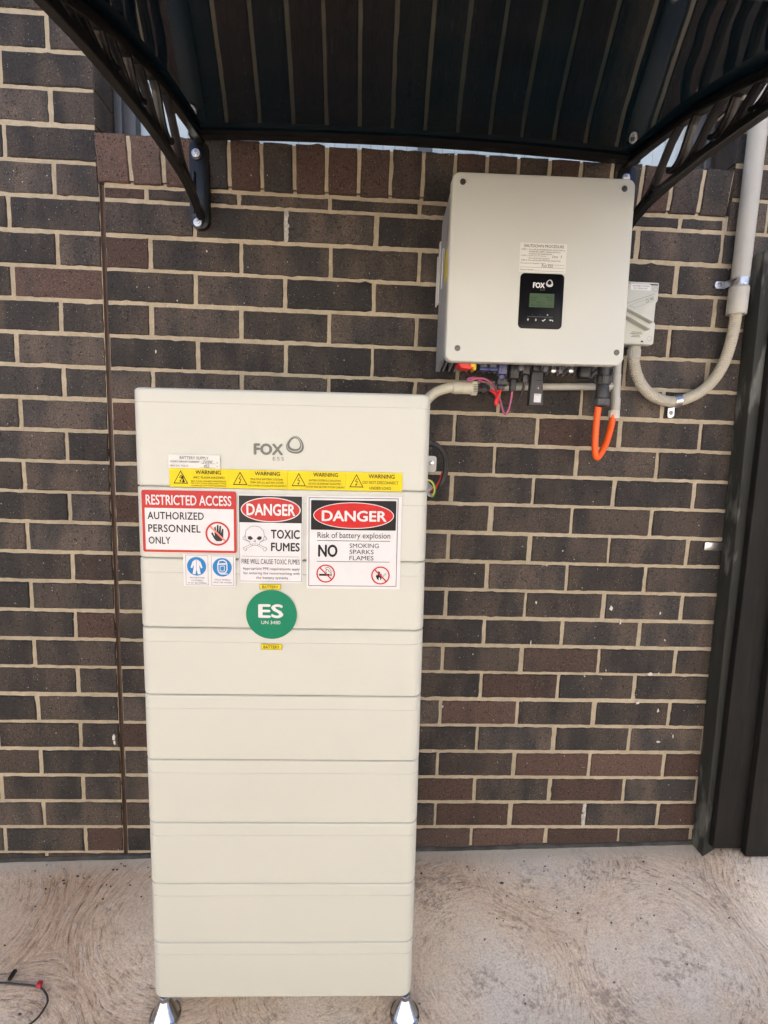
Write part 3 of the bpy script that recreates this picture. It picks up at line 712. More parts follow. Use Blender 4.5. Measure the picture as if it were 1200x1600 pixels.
# -- yellow warning strip: four stickers in a row
rows = [(['WARNING', 'ARC FLASH HAZARD', 'ARC FLASH HAZARD APPROPRIATE', 'PPE AND TOOLS REQUIRED WHILE', 'WORKING ON THIS EQUIPMENT']),
        (['WARNING', 'MULTIPLE BATTERY SYSTEMS', 'TURN OFF ALL BATTERY SYSTEM', 'ISOLATORS TO ISOLATE EQUIPMENT']),
        (['WARNING', 'BATTERY SYSTEM D.C ISOLATORS', 'DO NOT DE-ENERGISE THE BATTERY', 'SYSTEM AND BATTERY SYSTEM CABLING']),
        (['WARNING', 'DO NOT DISCONNECT', 'UNDER LOAD'])]
xb = [-.2175, -.1030, .0108, .1235, .2350]
for k in range(4):
    S = Sheet(xb[k]+.0002, xb[k+1]-.0002, 1.1392+.0006*(k == 0), 1.1757, YF-.0001*k); T, Gm = BM(), BM()
    cx, a = .19, .125
    tri = lambda s: [(cx, .46-.36*s), (cx+a*s, .46+.36*s), (cx-a*s, .46+.36*s)]
    S.poly(Gm, tri(1), 1, BLK); S.poly(Gm, [(cx, .46-.36*.80+.02), (cx+a*.82, .46+.36*.86), (cx-a*.82, .46+.36*.86)], 2, YEL)
    S.path(Gm, [(cx+.012, .34), (cx-.022, .50), (cx+.018, .50), (cx-.006, .70)], .0012, 3, BLK); S.poly(Gm, [(cx-.022, .64), (cx+.012, .66), (cx-.012, .76)], 3, BLK)
    if k == 0:
        S.poly(Gm, [(cx+.01, .36), (cx+.045, .42), (cx+.05, .56), (cx+.075, .74), (cx+.02, .76), (cx+.035, .6), (cx+.015, .52)], 3, BLK)
    L_ = rows[k]; ctr = .655
    if k == 3:
        S.text(T, L_[0], .40, .86, .10, .32, 3, BLK, .02); S.text(T, L_[1], .30, .93, .46, .62, 3, BLK, .0); S.text(T, L_[2], .42, .80, .76, .92, 3, BLK, .0)
    else:
        S.text(T, L_[0], .44, .87, .08, .29, 3, BLK, .02)
        n = len(L_)-1
        if k == 0:
            S.text(T, L_[1], .40, .93, .40, .53, 3, BLK, .0)
            for j in range(3): S.text(T, L_[2+j], .36, .96, .625+j*.125, .705+j*.125, 3, BLK, .006)
        else:
            for j in range(3): S.text(T, L_[1+j], (.37, .36, .32)[j], (.92, .93, .985)[j], .44+j*.175, .54+j*.175, 3, BLK, .006)
    finish('warning_sticker', S, I_YEL, T, Gm, bat, ('yellow sticker reading WARNING ARC FLASH HAZARD', 'yellow sticker reading WARNING MULTIPLE BATTERY SYSTEMS', 'yellow sticker reading WARNING about battery system isolators', 'yellow sticker reading WARNING DO NOT DISCONNECT UNDER LOAD')[k])
# -- battery supply label
S = Sheet(-.2180, -.1194, 1.1762, 1.2023, YF-.0006); T = BM()
S.text(T, 'BATTERY SUPPLY', .22, .78, .12, .33, 2, GRY, .0); S.text(T, 'SHORT CIRCUIT CURRENT', .03, .60, .46, .58, 2, GRY, .008); S.text(T, 'MAX D.C. VOLTS', .03, .38, .76, .88, 2, GRY, .008)
S.text(T, '2000', .66, .85, .40, .60, 2, BLK, .0, .3, 1.2); S.text(T, '452', .68, .79, .70, .92, 2, BLK, .0, .3); S.text(T, 'A', .93, .96, .50, .60, 2, GRY, .0); S.text(T, 'V', .93, .96, .78, .88, 2, GRY, .0)
S.rect(T, .63, .91, .625, .640, 2, GRY); S.rect(T, .60, .91, .93, .945, 2, GRY)
finish('battery_supply_label', S, ink('ivory_label', (0.66, 0.67, 0.63), .4), T, None, bat, 'small white label reading BATTERY SUPPLY with handwritten figures')
# -- battery tags and the green disc
for z0, z1, x0, x1 in ((.9381, .9484, -.0450, -.0030), (.8128, .8243, -.0432, -.0009)):
    S = Sheet(x0, x1, z0, z1, YF-.0004); T = BM(); S.frame(T, .0, 1, .0, 1, .0005, 1, GRY); S.text(T, 'BATTERY', .12, .88, .24, .78, 2, GRY, .01)
    finish('battery_tag', S, I_YEL, T, None, bat, None)
bm = BM(); prism(bm, circ(-.0218, .8860, .0508, n=64), YF-.0002, YF+.0004); fixn(bm); es = obj('green_disc', bm, I_GREEN, bat, smooth=0, label='round green sticker reading ES UN 3480'); LOC[es.name] = None
S = Sheet(-.0726, .0290, .8352, .9368, YF-.0003); T = BM()
S.text(T, 'ES', .24, .735, .285, .57, 1, WHT, .045); S.text(T, 'UN 3480', .30, .675, .625, .695, 1, WHT, .0)
obj('lettering', T, PAL, es, smooth=0)
# -- maker's mark printed on the control unit
def logo(S, T, col, small):
    S.text(T, 'FOX', .0, .585, .43, 1.02, 1, col, .075)
    S.text(T, 'ESS', .375, .595, 1.10, 1.28, 1, small, -.004, 0, 1.35)
    def shape(a, cx, cz, r, e=0.10, n=48):
        q = a-0.25
        rr = r*(1+e*math.cos(3*q-1.1)*.6); return (cx+rr*math.cos(a)/S.W, cz+rr*math.sin(a)/S.H)
    R_ = S.W*.172
    for k in range(56):
        a, b_ = 2*math.pi*k/56, 2*math.pi*(k+1)/56
        o1 = lambda t: shape(t, .815, .50, R_); i1 = lambda t: shape(t, .803, .46, R_*.86)
        S.poly(T, [o1(a), o1(b_), i1(b_), i1(a)], 1, col)
        o2 = lambda t: shape(t, .800, .455, R_*.80); i2 = lambda t: shape(t, .812, .43, R_*.60)
        S.poly(T, [o2(a), o2(b_), i2(b_), i2(a)], 1, col)
S = Sheet(-.0552, .0430, 1.2055, 1.2440, -.0006); T = BM(); logo(S, T, LOG, LOG)
obj('maker_mark', T, PAL, bat, smooth=0)
# -- brackets tying the cabinet to the wall (right side)
M_WHITEM = simple('white_painted_steel', (0.58, 0.58, 0.55), 0.4, var=.04)
LB = Matrix.LocRotScale(bat.location, bat.rotation_euler.to_quaternion(), None).inverted()
def to_bat(bm): bmesh.ops.transform(bm, matrix=LB, verts=bm.verts)
for zc, zh, xr, rr in ((1.2655, .017, .885, .016), (1.144, .0225, .9105, .008)):
    bm = BM(); prism(bm, rrect(.83, xr, zc-zh, zc+zh, rr, 6), -.012, -.008); prism(bm, rrect(.826, .831, zc-zh, zc+zh, .002), -.12, -.008); fixn(bm); to_bat(bm)
    br = obj('wall_bracket', bm, M_WHITEM, bat); LOC[br.name] = None
    bm = BM(); cx = xr-.016
    lathe(bm, [(.0085, 0), (.0085, .0015), (.006, .002), (.006, .006), (.0035, .0075)], (cx, -.012, zc+.003), (0, -1, 0), 6 if False else 16); fixn(bm); to_bat(bm); obj('bolt', bm, M_ZINC, br)
# ------------------------------------------------------------------ inverter on the wall
M_INV = plastic('pale_grey_powder_coat', (0.55, 0.57, 0.53), .45)
M_ALU = simple('cast_aluminium_paint', (0.40, 0.42, 0.46), 0.42, 0.3, var=.05, bump=.2)
inv = thing('inverter', 'square pale grey solar inverter with a small black display, hung on the brick wall', 'inverter', (1.115, -.02, 1.41))
TI = math.tan(rad(2.6))     # the box hangs with its foot a little further from the wall
IX0, IX1, IZ0, IZ1 = .8945, 1.3375, 1.4040, 1.8425
def iy(z): return -.168-(1.8425-z)*TI
def shear_inv(bm):          # models with front at y=0 in a frame that leans with the cover
    for v in bm.verts: v.co.y += iy(v.co.z)
bm = BM(); prism(bm, rrect(IX0, IX1, IZ0, IZ1, .019, 7), 0, .028, bev=.004, seg=3); fixn(bm)
for v in bm.verts: v.co.z += .014*(v.co.x-1.117)
shear_inv(bm); obj('front_cover', bm, M_INV, inv, smooth=40)
# heatsink housing behind the cover: top slopes down towards the wall, fins along its back
bm = BM()
side = [(iy(1.815)+.026, 1.815), (-.150, 1.812), (-.022, 1.786), (-.014, 1.778), (-.014, 1.402), (-.022, 1.398), (-.09, 1.416), (iy(1.42)+.026, 1.420)]
prism(bm, side, IX0+.0015, IX0+.012, plane='YZ'); prism(bm, side, IX1-.012, IX1-.0015, plane='YZ')
box(bm, IX0+.0121, IX1-.0121, -.150, -.085, 1.422, 1.806, .002)
fixn(bm); obj('housing', bm, M_ALU, inv, smooth=30)
bm = BM()
for k in range(26):
    x = IX0+.020+k*.0160
    prism(bm, [(-.086, 1.795), (-.016, 1.780), (-.016, 1.400), (-.086, 1.416)], x, x+.0035, plane='YZ')
fixn(bm); obj('heatsink', bm, M_ALU, inv, smooth=0)
bm = BM()   # hanging hook plate proud of the side
box(bm, IX0-.004, IX0+.001, -.030, -.010, 1.575, 1.735, .002); box(bm, IX0-.0075, IX0-.0035, -.018, -.010, 1.570, 1.700, .0015); box(bm, IX0-.003, IX0+.001, -.075, -.070, 1.60, 1.70, .001)
obj('side_handle', bm, simple('light_grey_plastic', (0.52, 0.53, 0.54), .4), inv)
bm = BM(); prism(bm, circ(-.125, 1.642, .022, .040, 28), IX0+.0007, IX0+.0016, plane='YZ'); fixn(bm)
obj('side_warning_label', bm, I_YEL, inv, smooth=0)
for x, z in ((.9195, 1.8165), (1.3105, 1.8215), (.9235, 1.4325), (1.3185, 1.4380)):
    bm = BM(); y = iy(z)
    lathe(bm, [(.0072, -.001), (.0072, .0006), (.0062, .0010), (.0058, .0004), (.0050, .0004), (.0046, .0016), (.0020, .0018), (.0016, .0005)], (x, y, z), (0, -1, 0), 20); fixn(bm)
    obj('cover_screw', bm, simple('dark_screw_steel', (0.13, 0.13, 0.125), .4, .7), inv)
# display
M_GLOSS = simple('gloss_black_panel', (0.004, 0.004, 0.005), .35, var=.1, spec=.2)
DX0, DX1, DZ0, DZ1 = 1.0690, 1.1770, 1.4865, 1.6165
yd = iy(1.55)
bm = BM(); prism(bm, rrect(DX0, DX1, DZ0, DZ1, .0105, 6), -.0012, .001, bev=.0006); fixn(bm)
for v in bm.verts: v.co.z += .012*(v.co.x-1.123)
shear_inv(bm); dp = obj('display_panel', bm, M_GLOSS, inv, smooth=30)
def lean(bm, dz=0.012, cx=1.123):
    for v in bm.verts: v.co.z += dz*(v.co.x-cx)
    shear_inv(bm)
bm = BM(); box(bm, 1.0935, 1.1545, -.0018, -.0011, 1.537, 1.5695); lean(bm)
t = NT('lcd'); P = t.coord(); t.base(t.ramp(t.noise(P, 30, 2), [(.3, (.036, .060, .034)), (.7, (.055, .084, .048))])); t.p.inputs['Roughness'].default_value = .25
t.p.inputs['Emission Color'].default_value = (.16, .30, .13, 1); t.p.inputs['Emission Strength'].default_value = .03
obj('screen', bm, t.m, dp, smooth=0)
S = Sheet(1.0935, 1.1545, 1.537, 1.5695, -.0018); T = BM()
I_LCD = ink('lcd_segment', (0.014, 0.026, 0.014))
for a, b_, v, tx in ((.06, .32, .22, 'Power'), (.62, .92, .20, '0.0kW'), (.06, .24, .42, 'Day'), (.70, .92, .40, '0kWh'), (.30, .64, .58, 'Normal'), (.06, .22, .80, '2023'), (.30, .60, .80, '12:05'), (.66, .92, .80, '100%')):
    S.text(T, tx, a, b_, v, v+.13, 1, 0, .006)
lean(T); obj('readout', T, [I_LCD], dp, smooth=0)
S = Sheet(DX0, DX1, DZ0, DZ1, -.0013); T = BM()
S2 = Sheet(1.1005, 1.1500, 1.5825, 1.6050, -.0013)
logo(S2, T, WHT, LOG)
S.rect(T, .20, .78, .780, .786, 1, LOG)
for u, cc in ((.31, BLU), (.49, BLU), (.66, WHT)): S.disc(T, u, .745, .0014 if u > .6 else .0008, 1, cc, 12)
for u, d_ in ((.22, -1), (.40, 1)):
    S.path(T, [(u, .82), (u, .86)], .0022, 1, WHT); S.poly(T, [(u-.025, .84), (u, .84+.028*d_), (u+.025, .84)], 1, WHT)
S.path(T, [(.545, .842), (.57, .86), (.615, .822)], .0022, 1, WHT)
S.path(T, [(.715, .838), (.78, .838), (.79, .86)], .0018, 1, WHT); S.poly(T, [(.70, .838), (.735, .82), (.735, .856)], 1, WHT)
lean(T); obj('lettering', T, PAL, dp, smooth=0)
# shutdown sticker
S = Sheet(1.0650, 1.1785, 1.6195, 1.6865, -.0006); T = BM()
I_IVORY = MATS['ivory_label']
bm = BM(); S.card(bm); lean(bm); sc_ = obj('shutdown_label', bm, I_IVORY, inv, smooth=0, label='small white label reading SHUTDOWN PROCEDURE with handwriting')
S.text(T, 'SHUTDOWN PROCEDURE', .08, .94, .05, .15, 1, GRY, .008)
for tx, a, b_, v in (('STEP 1. Turn off the INVERTER AC ISOLATOR or', .03, .97, .20), ('INVERTER SUPPLY MAIN SWITCH', .19, .86, .275), ('located in the Switchboard', .19, .68, .345), ('STEP 2. Isolate the PV Array', .03, .56, .42), ('Turn off the DC Isolators', .19, .64, .50), ('STEP 3. Turn off the BATTERY DC ISOLATOR', .03, .88, .575), ('Manufacturer/Supplier Name', .02, .56, .68), ('Contact Number', .02, .32, .90)):
    S.text(T, tx, a, b_, v, v+.05, 1, GRY, .008)
S.text(T, 'Inv 1', .70, .90, .40, .50, 1, BLK, .0, .15, 1.15); S.text(T, 'Fox ESS', .48, .72, .72, .83, 1, BLK, .0, .15)
for a, v in ((.56, .735), (.02, .835), (.33, .955)): S.rect(T, a, .97, v, v+.008, 1, GRY)
lean(T); obj('lettering', T, PAL, sc_, smooth=0)
# isolating switch of the inverter, its sockets and plugs
M_REDP = simple('red_switch_plastic', (0.70, 0.030, 0.025), .35, var=.05); M_YELP = simple('yellow_switch_plastic', (0.80, 0.50, 0.02), .35, var=.05)
M_NAVY = simple('blue_plug_plastic', (0.03, 0.045, 0.16), .4, var=.1); M_VIO = simple('violet_grey_plug', (0.085, 0.085, 0.19), .4, var=.1)
bm = BM(); prism(bm, [(.9365, 1.4145), (.9700, 1.4145), (.9720, 1.3935), (.9640, 1.3895), (.9420, 1.3915), (.9330, 1.4010)], -.152, -.110, bev=.003); fixn(bm)
rs = obj('rotary_switch', bm, M_REDP, inv, smooth=30)
bm = BM(); box(bm, .9725, .9820, -.146, -.108, 1.388, 1.4155, .004); lathe(bm, [(.005, 0), (.005, .004)], (.9690, -.152, 1.3995), (0, -1, 0), 14); fixn(bm); obj('switch_collar', bm, M_YELP, rs)
M_SOCK = simple('socket_grey', (0.12, 0.125, 0.15), .4)
def plug(x, y, z0, z1, w, d, mat, name='plug', taper=.8):
    bm = BM(); h = z1-z0
    box(bm, x-w/2, x+w/2, y-d/2, y+d/2, z0+h*.42, z1, .002); box(bm, x-w*.36, x+w*.36, y-d*.36, y+d*.36, z0, z0+h*.40, .0025)
    box(bm, x-w*.57, x-w*.51, y-d*.3, y+d*.3, z0+h*.35, z1-h*.1, .001); box(bm, x+w*.51, x+w*.57, y-d*.3, y+d*.3, z0+h*.35, z1-h*.1, .001)
    box(bm, x-w*.2, x+w*.2, y-d*.56, y-d*.48, z0+h*.5, z1-h*.16, .001)
    return obj(name, bm, mat, inv)
for x in (1.004, 1.028):
    bm = BM(); box(bm, x-.008, x+.008, -.13, -.110, 1.3985, 1.419, .0015); box(bm, x-.0025, x+.0025, -.1325, -.1295, 1.402, 1.415, .0008); sk_ = obj('socket', bm, M_SOCK, inv)
    bm = BM(); box(bm, x-.0112, x+.0112, -.136, -.104, 1.3900, 1.3982, .0015); box(bm, x-.010, x-.0084, -.13, -.110, 1.3985, 1.416, .0005); box(bm, x+.0084, x+.010, -.13, -.110, 1.3985, 1.416, .0005); obj('blue_cap', bm, M_NAVY, sk_)
plug(1.053, -.12, 1.358, 1.419, .020, .022, M_VIO); plug(1.053, -.12, 1.345, 1.372, .024, .026, M_GREYP, 'plug_sleeve')
plug(1.0845, -.118, 1.342, 1.418, .021, .024, M_BLACKP); plug(1.1165, -.112, 1.366, 1.418, .018, .020, M_GREYP, 'plug_sleeve')
for x, m in ((1.101, M_SOCK), (1.165, M_SOCK), (1.190, M_ZINC), (1.211, M_SOCK), (1.232, M_ZINC)):
    bm = BM(); lathe(bm, [(.006, 0), (.0075, .003), (.0075, .012), (.006, .014), (.006, .026)], (x, -.115+.01*math.sin(x*90), 1.394), (0, 0, 1), 8); fixn(bm); obj('cable_gland', bm, m, inv)
bm = BM(); lathe(bm, [(.013, -.006), (.0185, -.003), (.020, .002), (.020, .008), (.0185, .0085), (.0185, .024), (.016, .025), (.016, .034)], (1.275, -.105, 1.388), (0, 0, 1), 20); fixn(bm); obj('blanking_cap', bm, M_BLACKP, inv)
# communication stick plugged underneath
dg_ = thing('data_dongle', 'slim dark grey communication stick with a small white label plugged under the inverter', 'dongle', (1.148, -.10, 1.30))
bm = BM(); prism(bm, [(1.1355, 1.3965), (1.1645, 1.398), (1.1715, 1.3095), (1.1325, 1.3085)], -.112, -.092, bev=.003); box(bm, 1.139, 1.161, -.109, -.095, 1.398, 1.419, .002); fixn(bm)
obj('casing', bm, M_GREYP, dg_, smooth=30)
S = Sheet(1.1325, 1.1685, 1.3095, 1.3975, -.1122); bm = BM(); S.rect(bm, .34, .86, .66, .91, 1, 0); S.rect(bm, .38, .82, .685, .70, 2, 1); obj('white_label', bm, [I_WHITE, I_LOGO], dg_, smooth=0)
bm = BM(); S.frame(bm, .44, .78, .42, .54, .0004, 1, LOG); S.poly(bm, [(.55, .51), (.61, .45), (.67, .51)], 1, PNK); S.rect(bm, .40, .84, .26, .285, 1, GRY); obj('mark', bm, PAL, dg_, smooth=0)

# ------------------------------------------------------------------ cables and pipes
M_PVC = simple('grey_pvc', (0.43, 0.425, 0.385), .38, var=.04); M_CREAMPVC = simple('cream_pvc', (0.50, 0.475, 0.37), .35, var=.05)
M_REDC = simple('red_cable', (0.62, 0.018, 0.014), .4, var=.05); M_PINKC = simple('pink_cable', (0.42, 0.10, 0.20), .4, var=.06); M_BLKC = simple('black_cable', (0.010, 0.010, 0.011), .38, var=.1)
M_ORG = simple('orange_cable', (0.86, 0.115, 0.008), .42, var=.05); M_GRN = simple('green_cable', (0.04, 0.27, 0.06), .4); M_YELC = simple('yellow_cable', (0.70, 0.60, 0.10), .4)
def cable(name, pts, r, mat, label, cat='cable', n=10, sm=8, group=None):
    o = BM(); tube(o, pts, r, n, sm=sm); c = obj(name, o, mat, None, origin=pts[0]); return tag(c, label, cat, group)
cable('orange_cable', [(1.331, -.085, 1.315), (1.330, -.085, 1.288), (1.3295, -.085, 1.24), (1.3315, -.085, 1.205), (1.336, -.083, 1.184), (1.344, -.080, 1.1795), (1.354, -.075, 1.191), (1.369, -.066, 1.215), (1.382, -.056, 1.248), (1.389, -.05, 1.275), (1.392, -.048, 1.30)], .0088, M_ORG, 'thick orange cable looping from a black plug into the grey pipe below the inverter', n=16)
ck = thing('cable_plug', 'large black round plug under the inverter holding the orange cable', 'plug', (1.337, -.085, 1.30))
bm = BM(); X = (1.3375, -.085); 
lathe(bm, [(.0125, 1.313), (.0185, 1.317), (.0195, 1.322), (.0195, 1.334), (.017, 1.338), (.0172, 1.34), (.0172, 1.372), (.0165, 1.373)], (X[0], X[1], 0), n=28); lathe(bm, [(.019, 1.3735), (.0195, 1.375), (.0195, 1.394), (.0165, 1.396), (.0155, 1.397), (.0155, 1.419)], (X[0], X[1], 0), n=28); fixn(bm); pb = obj('plug_body', bm, M_GREYP, ck)
bm = BM(); lathe(bm, [(.0215, 1.318), (.0225, 1.320), (.0225, 1.334), (.0210, 1.336)], (X[0], X[1], 0), n=8); fixn(bm); obj('clamp_nut', bm, simple('gland_grey', (0.06, 0.062, 0.068), .4), ck, smooth=0)
bm = BM()
for a in range(5):
    t_ = a*1.2566+.5; c_, s_ = math.cos(t_), math.sin(t_); box(bm, X[0]+c_*.0195-.003, X[0]+c_*.0195+.003, X[1]+s_*.0195-.003, X[1]+s_*.0195+.003, 1.376, 1.398, .001)
obj('latch', bm, M_BLACKP, ck)
# grey pipe along the wall with its tee and gland
pp = thing('grey_pipe', 'straight grey plastic conduit running along the wall under the inverter into a tee', 'conduit', (1.2, -.028, 1.37))
bm = BM(); tube(bm, [(.985, -.028, 1.3565), (1.20, -.028, 1.3685), (1.375, -.031, 1.3745)], .0098, 16); obj('pipe', bm, M_PVC, pp)
bm = BM(); tube(bm, [(1.358, -.032, 1.374), (1.392, -.036, 1.3755)], .0118, 16)
lathe(bm, [(.0118, 0), (.0118, .065), (.0108, .066), (.0108, .12)], (1.398, -.04, 1.343), (-.04, 0, 1), 18); lathe(bm, [(.0125, 0), (.0125, .034), (.0105, .0345)], (1.3995, -.042, 1.310), (-.04, 0, 1), 18); fixn(bm); obj('tee', bm, M_PVC, pp)
bm = BM(); lathe(bm, [(.010, -.002), (.0145, 0), (.0150, .003), (.0150, .014), (.0140, .016)], (1.3955, -.045, 1.2885), (-.03, 0, 1), 6); lathe(bm, [(.0145, .0165), (.0145, .0205), (.012, .0215)], (1.3955, -.045, 1.2885), (-.03, 0, 1), 24); fixn(bm); obj('gland', bm, simple('cream_gland', (.62, .60, .52), .4), pp, smooth=25)
# cream bend from the battery to the black gland
cb = thing('cream_pipe', 'cream plastic conduit bend rising from behind the battery to a ribbed coupling', 'conduit', (.9, -.12, 1.32))
bm = BM(); tube(bm, [(.845, -.10, 1.25), (.850, -.115, 1.285), (.861, -.125, 1.310), (.883, -.125, 1.3315), (.913, -.122, 1.3435), (.930, -.120, 1.3455), (.9525, -.120, 1.3455)], .0128, 18, sm=8); obj('bend', bm, M_CREAMPVC, cb)
bm = BM(); lathe(bm, [(.0150, 0), (.0156, .001), (.0156, .022), (.0148, .0225), (.0148, .0245), (.0156, .025), (.0156, .052)], (.9275, -.120, 1.3452), (1, 0, .02), 24)
for k in range(18):
    a = 2*math.pi*k/18; tube(bm, [(.9765, -.12+.0158*math.cos(a), 1.3455+.0158*math.sin(a)), (.9905, -.12+.0158*math.cos(a), 1.3458+.0158*math.sin(a))], .0018, 6)
fixn(bm); obj('coupling', bm, M_CREAMPVC, cb)
bm = BM(); lathe(bm, [(.0135, 0), (.0135, .012), (.0155, .0125), (.0155, .026), (.011, .030), (.0095, .036)], (.988, -.118, 1.3455), (1, .05, 0), 10); fixn(bm); obj('gland', bm, M_BLACKP, cb, smooth=25)
cable('red_cable', [(1.015, -.115, 1.347), (1.028, -.118, 1.343), (1.041, -.122, 1.333), (1.045, -.125, 1.318), (1.043, -.127, 1.307), (1.040, -.128, 1.312), (1.045, -.126, 1.328), (1.051, -.122, 1.342), (1.053, -.12, 1.356)], .0042, M_REDC, 'short red cable curling from the black gland up to the violet plug')
cable('pink_cable', [(1.020, -.112, 1.352), (1.005, -.112, 1.364), (.985, -.114, 1.3735), (.967, -.116, 1.3695), (.972, -.118, 1.3655), (.990, -.118, 1.3715), (1.015, -.114, 1.3705), (1.036, -.108, 1.357), (1.055, -.106, 1.325), (1.066, -.110, 1.292), (1.072, -.114, 1.2835), (1.079, -.117, 1.298), (1.083, -.118, 1.325), (1.0845, -.118, 1.345)], .0027, M_PINKC, 'thin pink cable looped under the plugs of the inverter')
cable('black_cable', [(1.016, -.110, 1.343), (1.045, -.098, 1.325), (1.075, -.092, 1.308), (1.092, -.095, 1.3085), (1.108, -.103, 1.325), (1.116, -.110, 1.352), (1.1165, -.112, 1.372)], .0036, M_BLKC, 'thin black cable sagging to the plug beside the dark communication stick')
# cables on the right side of the cabinet
bc = thing('battery_cable', 'pair of black cables arching out of the battery side into a cut pipe', 'cable', (.86, -.17, 1.2))
for k, (dx, dz) in enumerate(((0, 0), (.005, .0045))):
    bm = BM(); tube(bm, [(.860, -.17, 1.1975+dz), (.876, -.17, 1.1985+dz), (.893, -.165, 1.1905+dz), (.908+dx, -.155, 1.168), (.913+dx, -.15, 1.140), (.910+dx, -.148, 1.115), (.902+dx*.6, -.148, 1.094), (.892, -.140, 1.080), (.886, -.12, 1.074)], .0046, 12, sm=8); obj('cable', bm, M_BLKC, bc)
bm = BM(); box(bm, .850, .874, -.178, -.160, 1.186, 1.192, .002); box(bm, .850, .873, -.179, -.160, 1.2035, 1.208, .0015); box(bm, .850, .862, -.178, -.161, 1.193, 1.203, .001); obj('connector', bm, M_GREYP, bc)
cable('red_cable', [(.9095, -.142, 1.128), (.906, -.143, 1.112), (.898, -.145, 1.095), (.889, -.143, 1.083), (.881, -.12, 1.077)], .0042, M_REDC, 'red cable beside the black pair entering the cut pipe at the battery side')
ew = thing('earth_wire', 'striped green and yellow wire hanging over the rim of the cut pipe', 'wire', (.88, -.15, 1.1))
P_ = spline([(.852, -.168, 1.1055), (.866, -.168, 1.108), (.879, -.165, 1.104), (.887, -.160, 1.092), (.889, -.155, 1.079), (.886, -.150, 1.067), (.884, -.14, 1.064)], 8)
bm = BM(); tube(bm, P_, .0030, 10); obj('green_core', bm, M_GRN, ew)
bm = BM(); tube(bm, [p+Vector((-.0014, -.0016, .0008)) for p in P_], .0023, 8); obj('yellow_stripe', bm, M_YELC, ew)
cp = thing('cut_pipe', 'white plastic pipe cut open, holding cables beside the right side of the battery', 'conduit', (.87, -.1, 1.09))
bm = BM(); A = [Vector(p) for p in ((.845, -.07, 1.112), (.862, -.09, 1.098), (.884, -.135, 1.0735))]
def hollow(bm, pts, ro, ri, n=20):
    a, b_ = BM(), None
    d0 = [(pts[min(i+1, len(pts)-1)]-pts[max(i-1, 0)]).normalized() for i in range(len(pts))]
    def ringat(p, d, r):
        u = d.cross(Vector((0, 0, 1))).normalized(); w = d.cross(u); return [p+(u*math.cos(2*math.pi*k/n)+w*math.sin(2*math.pi*k/n))*r for k in range(n)]
    rings = [ringat(p, d, ro) for p, d in zip(pts, d0)]+[ringat(pts[-1], d0[-1], ri)]+[ringat(p, d, ri) for p, d in reversed(list(zip(pts[:-1], d0[:-1])))]
    loft(bm, rings); fixn(bm); a.free()
hollow(bm, A, .0125, .0100); obj('pipe', bm, simple('white_pvc', (.68, .68, .69), .35), cp)
bm = BM(); prism(bm, [(.838, 1.128), (.862, 1.103), (.868, 1.085), (.850, 1.058), (.838, 1.058)], -.10, -.06, bev=.003); fixn(bm); obj('elbow', bm, MATS['white_pvc'], cp)

# ------------------------------------------------------------------ isolator switch
M_ISO = simple('isolator_grey', (0.49, 0.51, 0.465), .4, var=.03)
iso = thing('isolator_switch', 'pale grey battery isolator switch with a lever and small printed label beside the inverter', 'switch', (1.43, 0, 1.49))
QX0, QX1, QZ0, QZ1 = 1.372, 1.4735, 1.4835, 1.6430
bm = BM(); box(bm, QX0+.004, QX1-.016, -.052, -.002, QZ0+.004, QZ1-.004, .004); obj('base', bm, M_ISO, iso)
bm = BM(); prism(bm, [(QX0, QZ1), (QX1-.004, QZ1), (QX1-.001, QZ1-.003), (QX1-.0005, QZ1-.045), (QX1-.005, QZ1-.052), (QX1-.005, QZ0+.060), (QX1-.001, QZ0+.054), (QX1-.001, QZ0+.004), (QX1-.005, QZ0), (QX0, QZ0)], -.073, -.053, bev=.003); fixn(bm); cv = obj('cover', bm, M_ISO, iso, smooth=30)
S = Sheet(1.3835, QX1, QZ0, QZ1, -.0733)
bm = BM(); h0 = S.pt(.03, .52); 
def bar(bm, a, b_, w, y0, y1, bev=.002):
    d = (Vector(b_)-Vector(a)).normalized(); n = Vector((-d.y, d.x))*w/2; a = Vector(a); b_ = Vector(b_)
    prism(bm, [tuple(p) for p in (a+n, b_+n, b_-n, a-n)], y0, y1, bev=bev)
g = lambda u, v: (S.x0+u*S.W, S.z1-v*S.H)
bar(bm, g(-.02, .455), g(.80, .655), .0040, -.094, -.0735); bar(bm, g(-.05, .555), g(.72, .765), .0055, -.094, -.0735); bar(bm, g(-.05, .50), g(.76, .71), .013, -.080, -.0735); bar(bm, g(-.045, .43), g(-.045, .57), .006, -.092, -.0735)
fixn(bm); obj('handle', bm, M_ISO, iso, smooth=30)
bm = BM(); S.path(bm, [(-.02, .37), (.86, .185)], .0009, 1, LOG); S.path(bm, [(.14, .385), (.88, .215)], .0005, 1, LOG); S.path(bm, [(.32, .42), (.97, .265)], .0005, 1, LOG); S.path(bm, [(.14, .385), (.20, .40), (.26, .405), (.32, .42)], .0008, 1, LOG)
for u, v in ((.0, .09), (.88, .11), (-.1, .89), (.84, .90)): S.ring(bm, u, v, .0062, .0006, 1, LOG)
S.ring(bm, .67, .30, .0040, .0009, 1, GRY); S.text(bm, 'OFF', .74, .86, .245, .285, 1, GRY, .01, .3); S.path(bm, [(.63, .70), (.67, .735)], .001, 8, GRY); S.text(bm, 'ON', .71, .79, .715, .755, 8, GRY, .01)
S.poly(bm, [(.57, .965), (.625, .93), (.68, .965)], 1, GRY); S.text(bm, '56SW', -.02, .12, .022, .045, 1, GRY, .01)
S.rect(bm, .70, .95, .030, .050, 1, GRY)
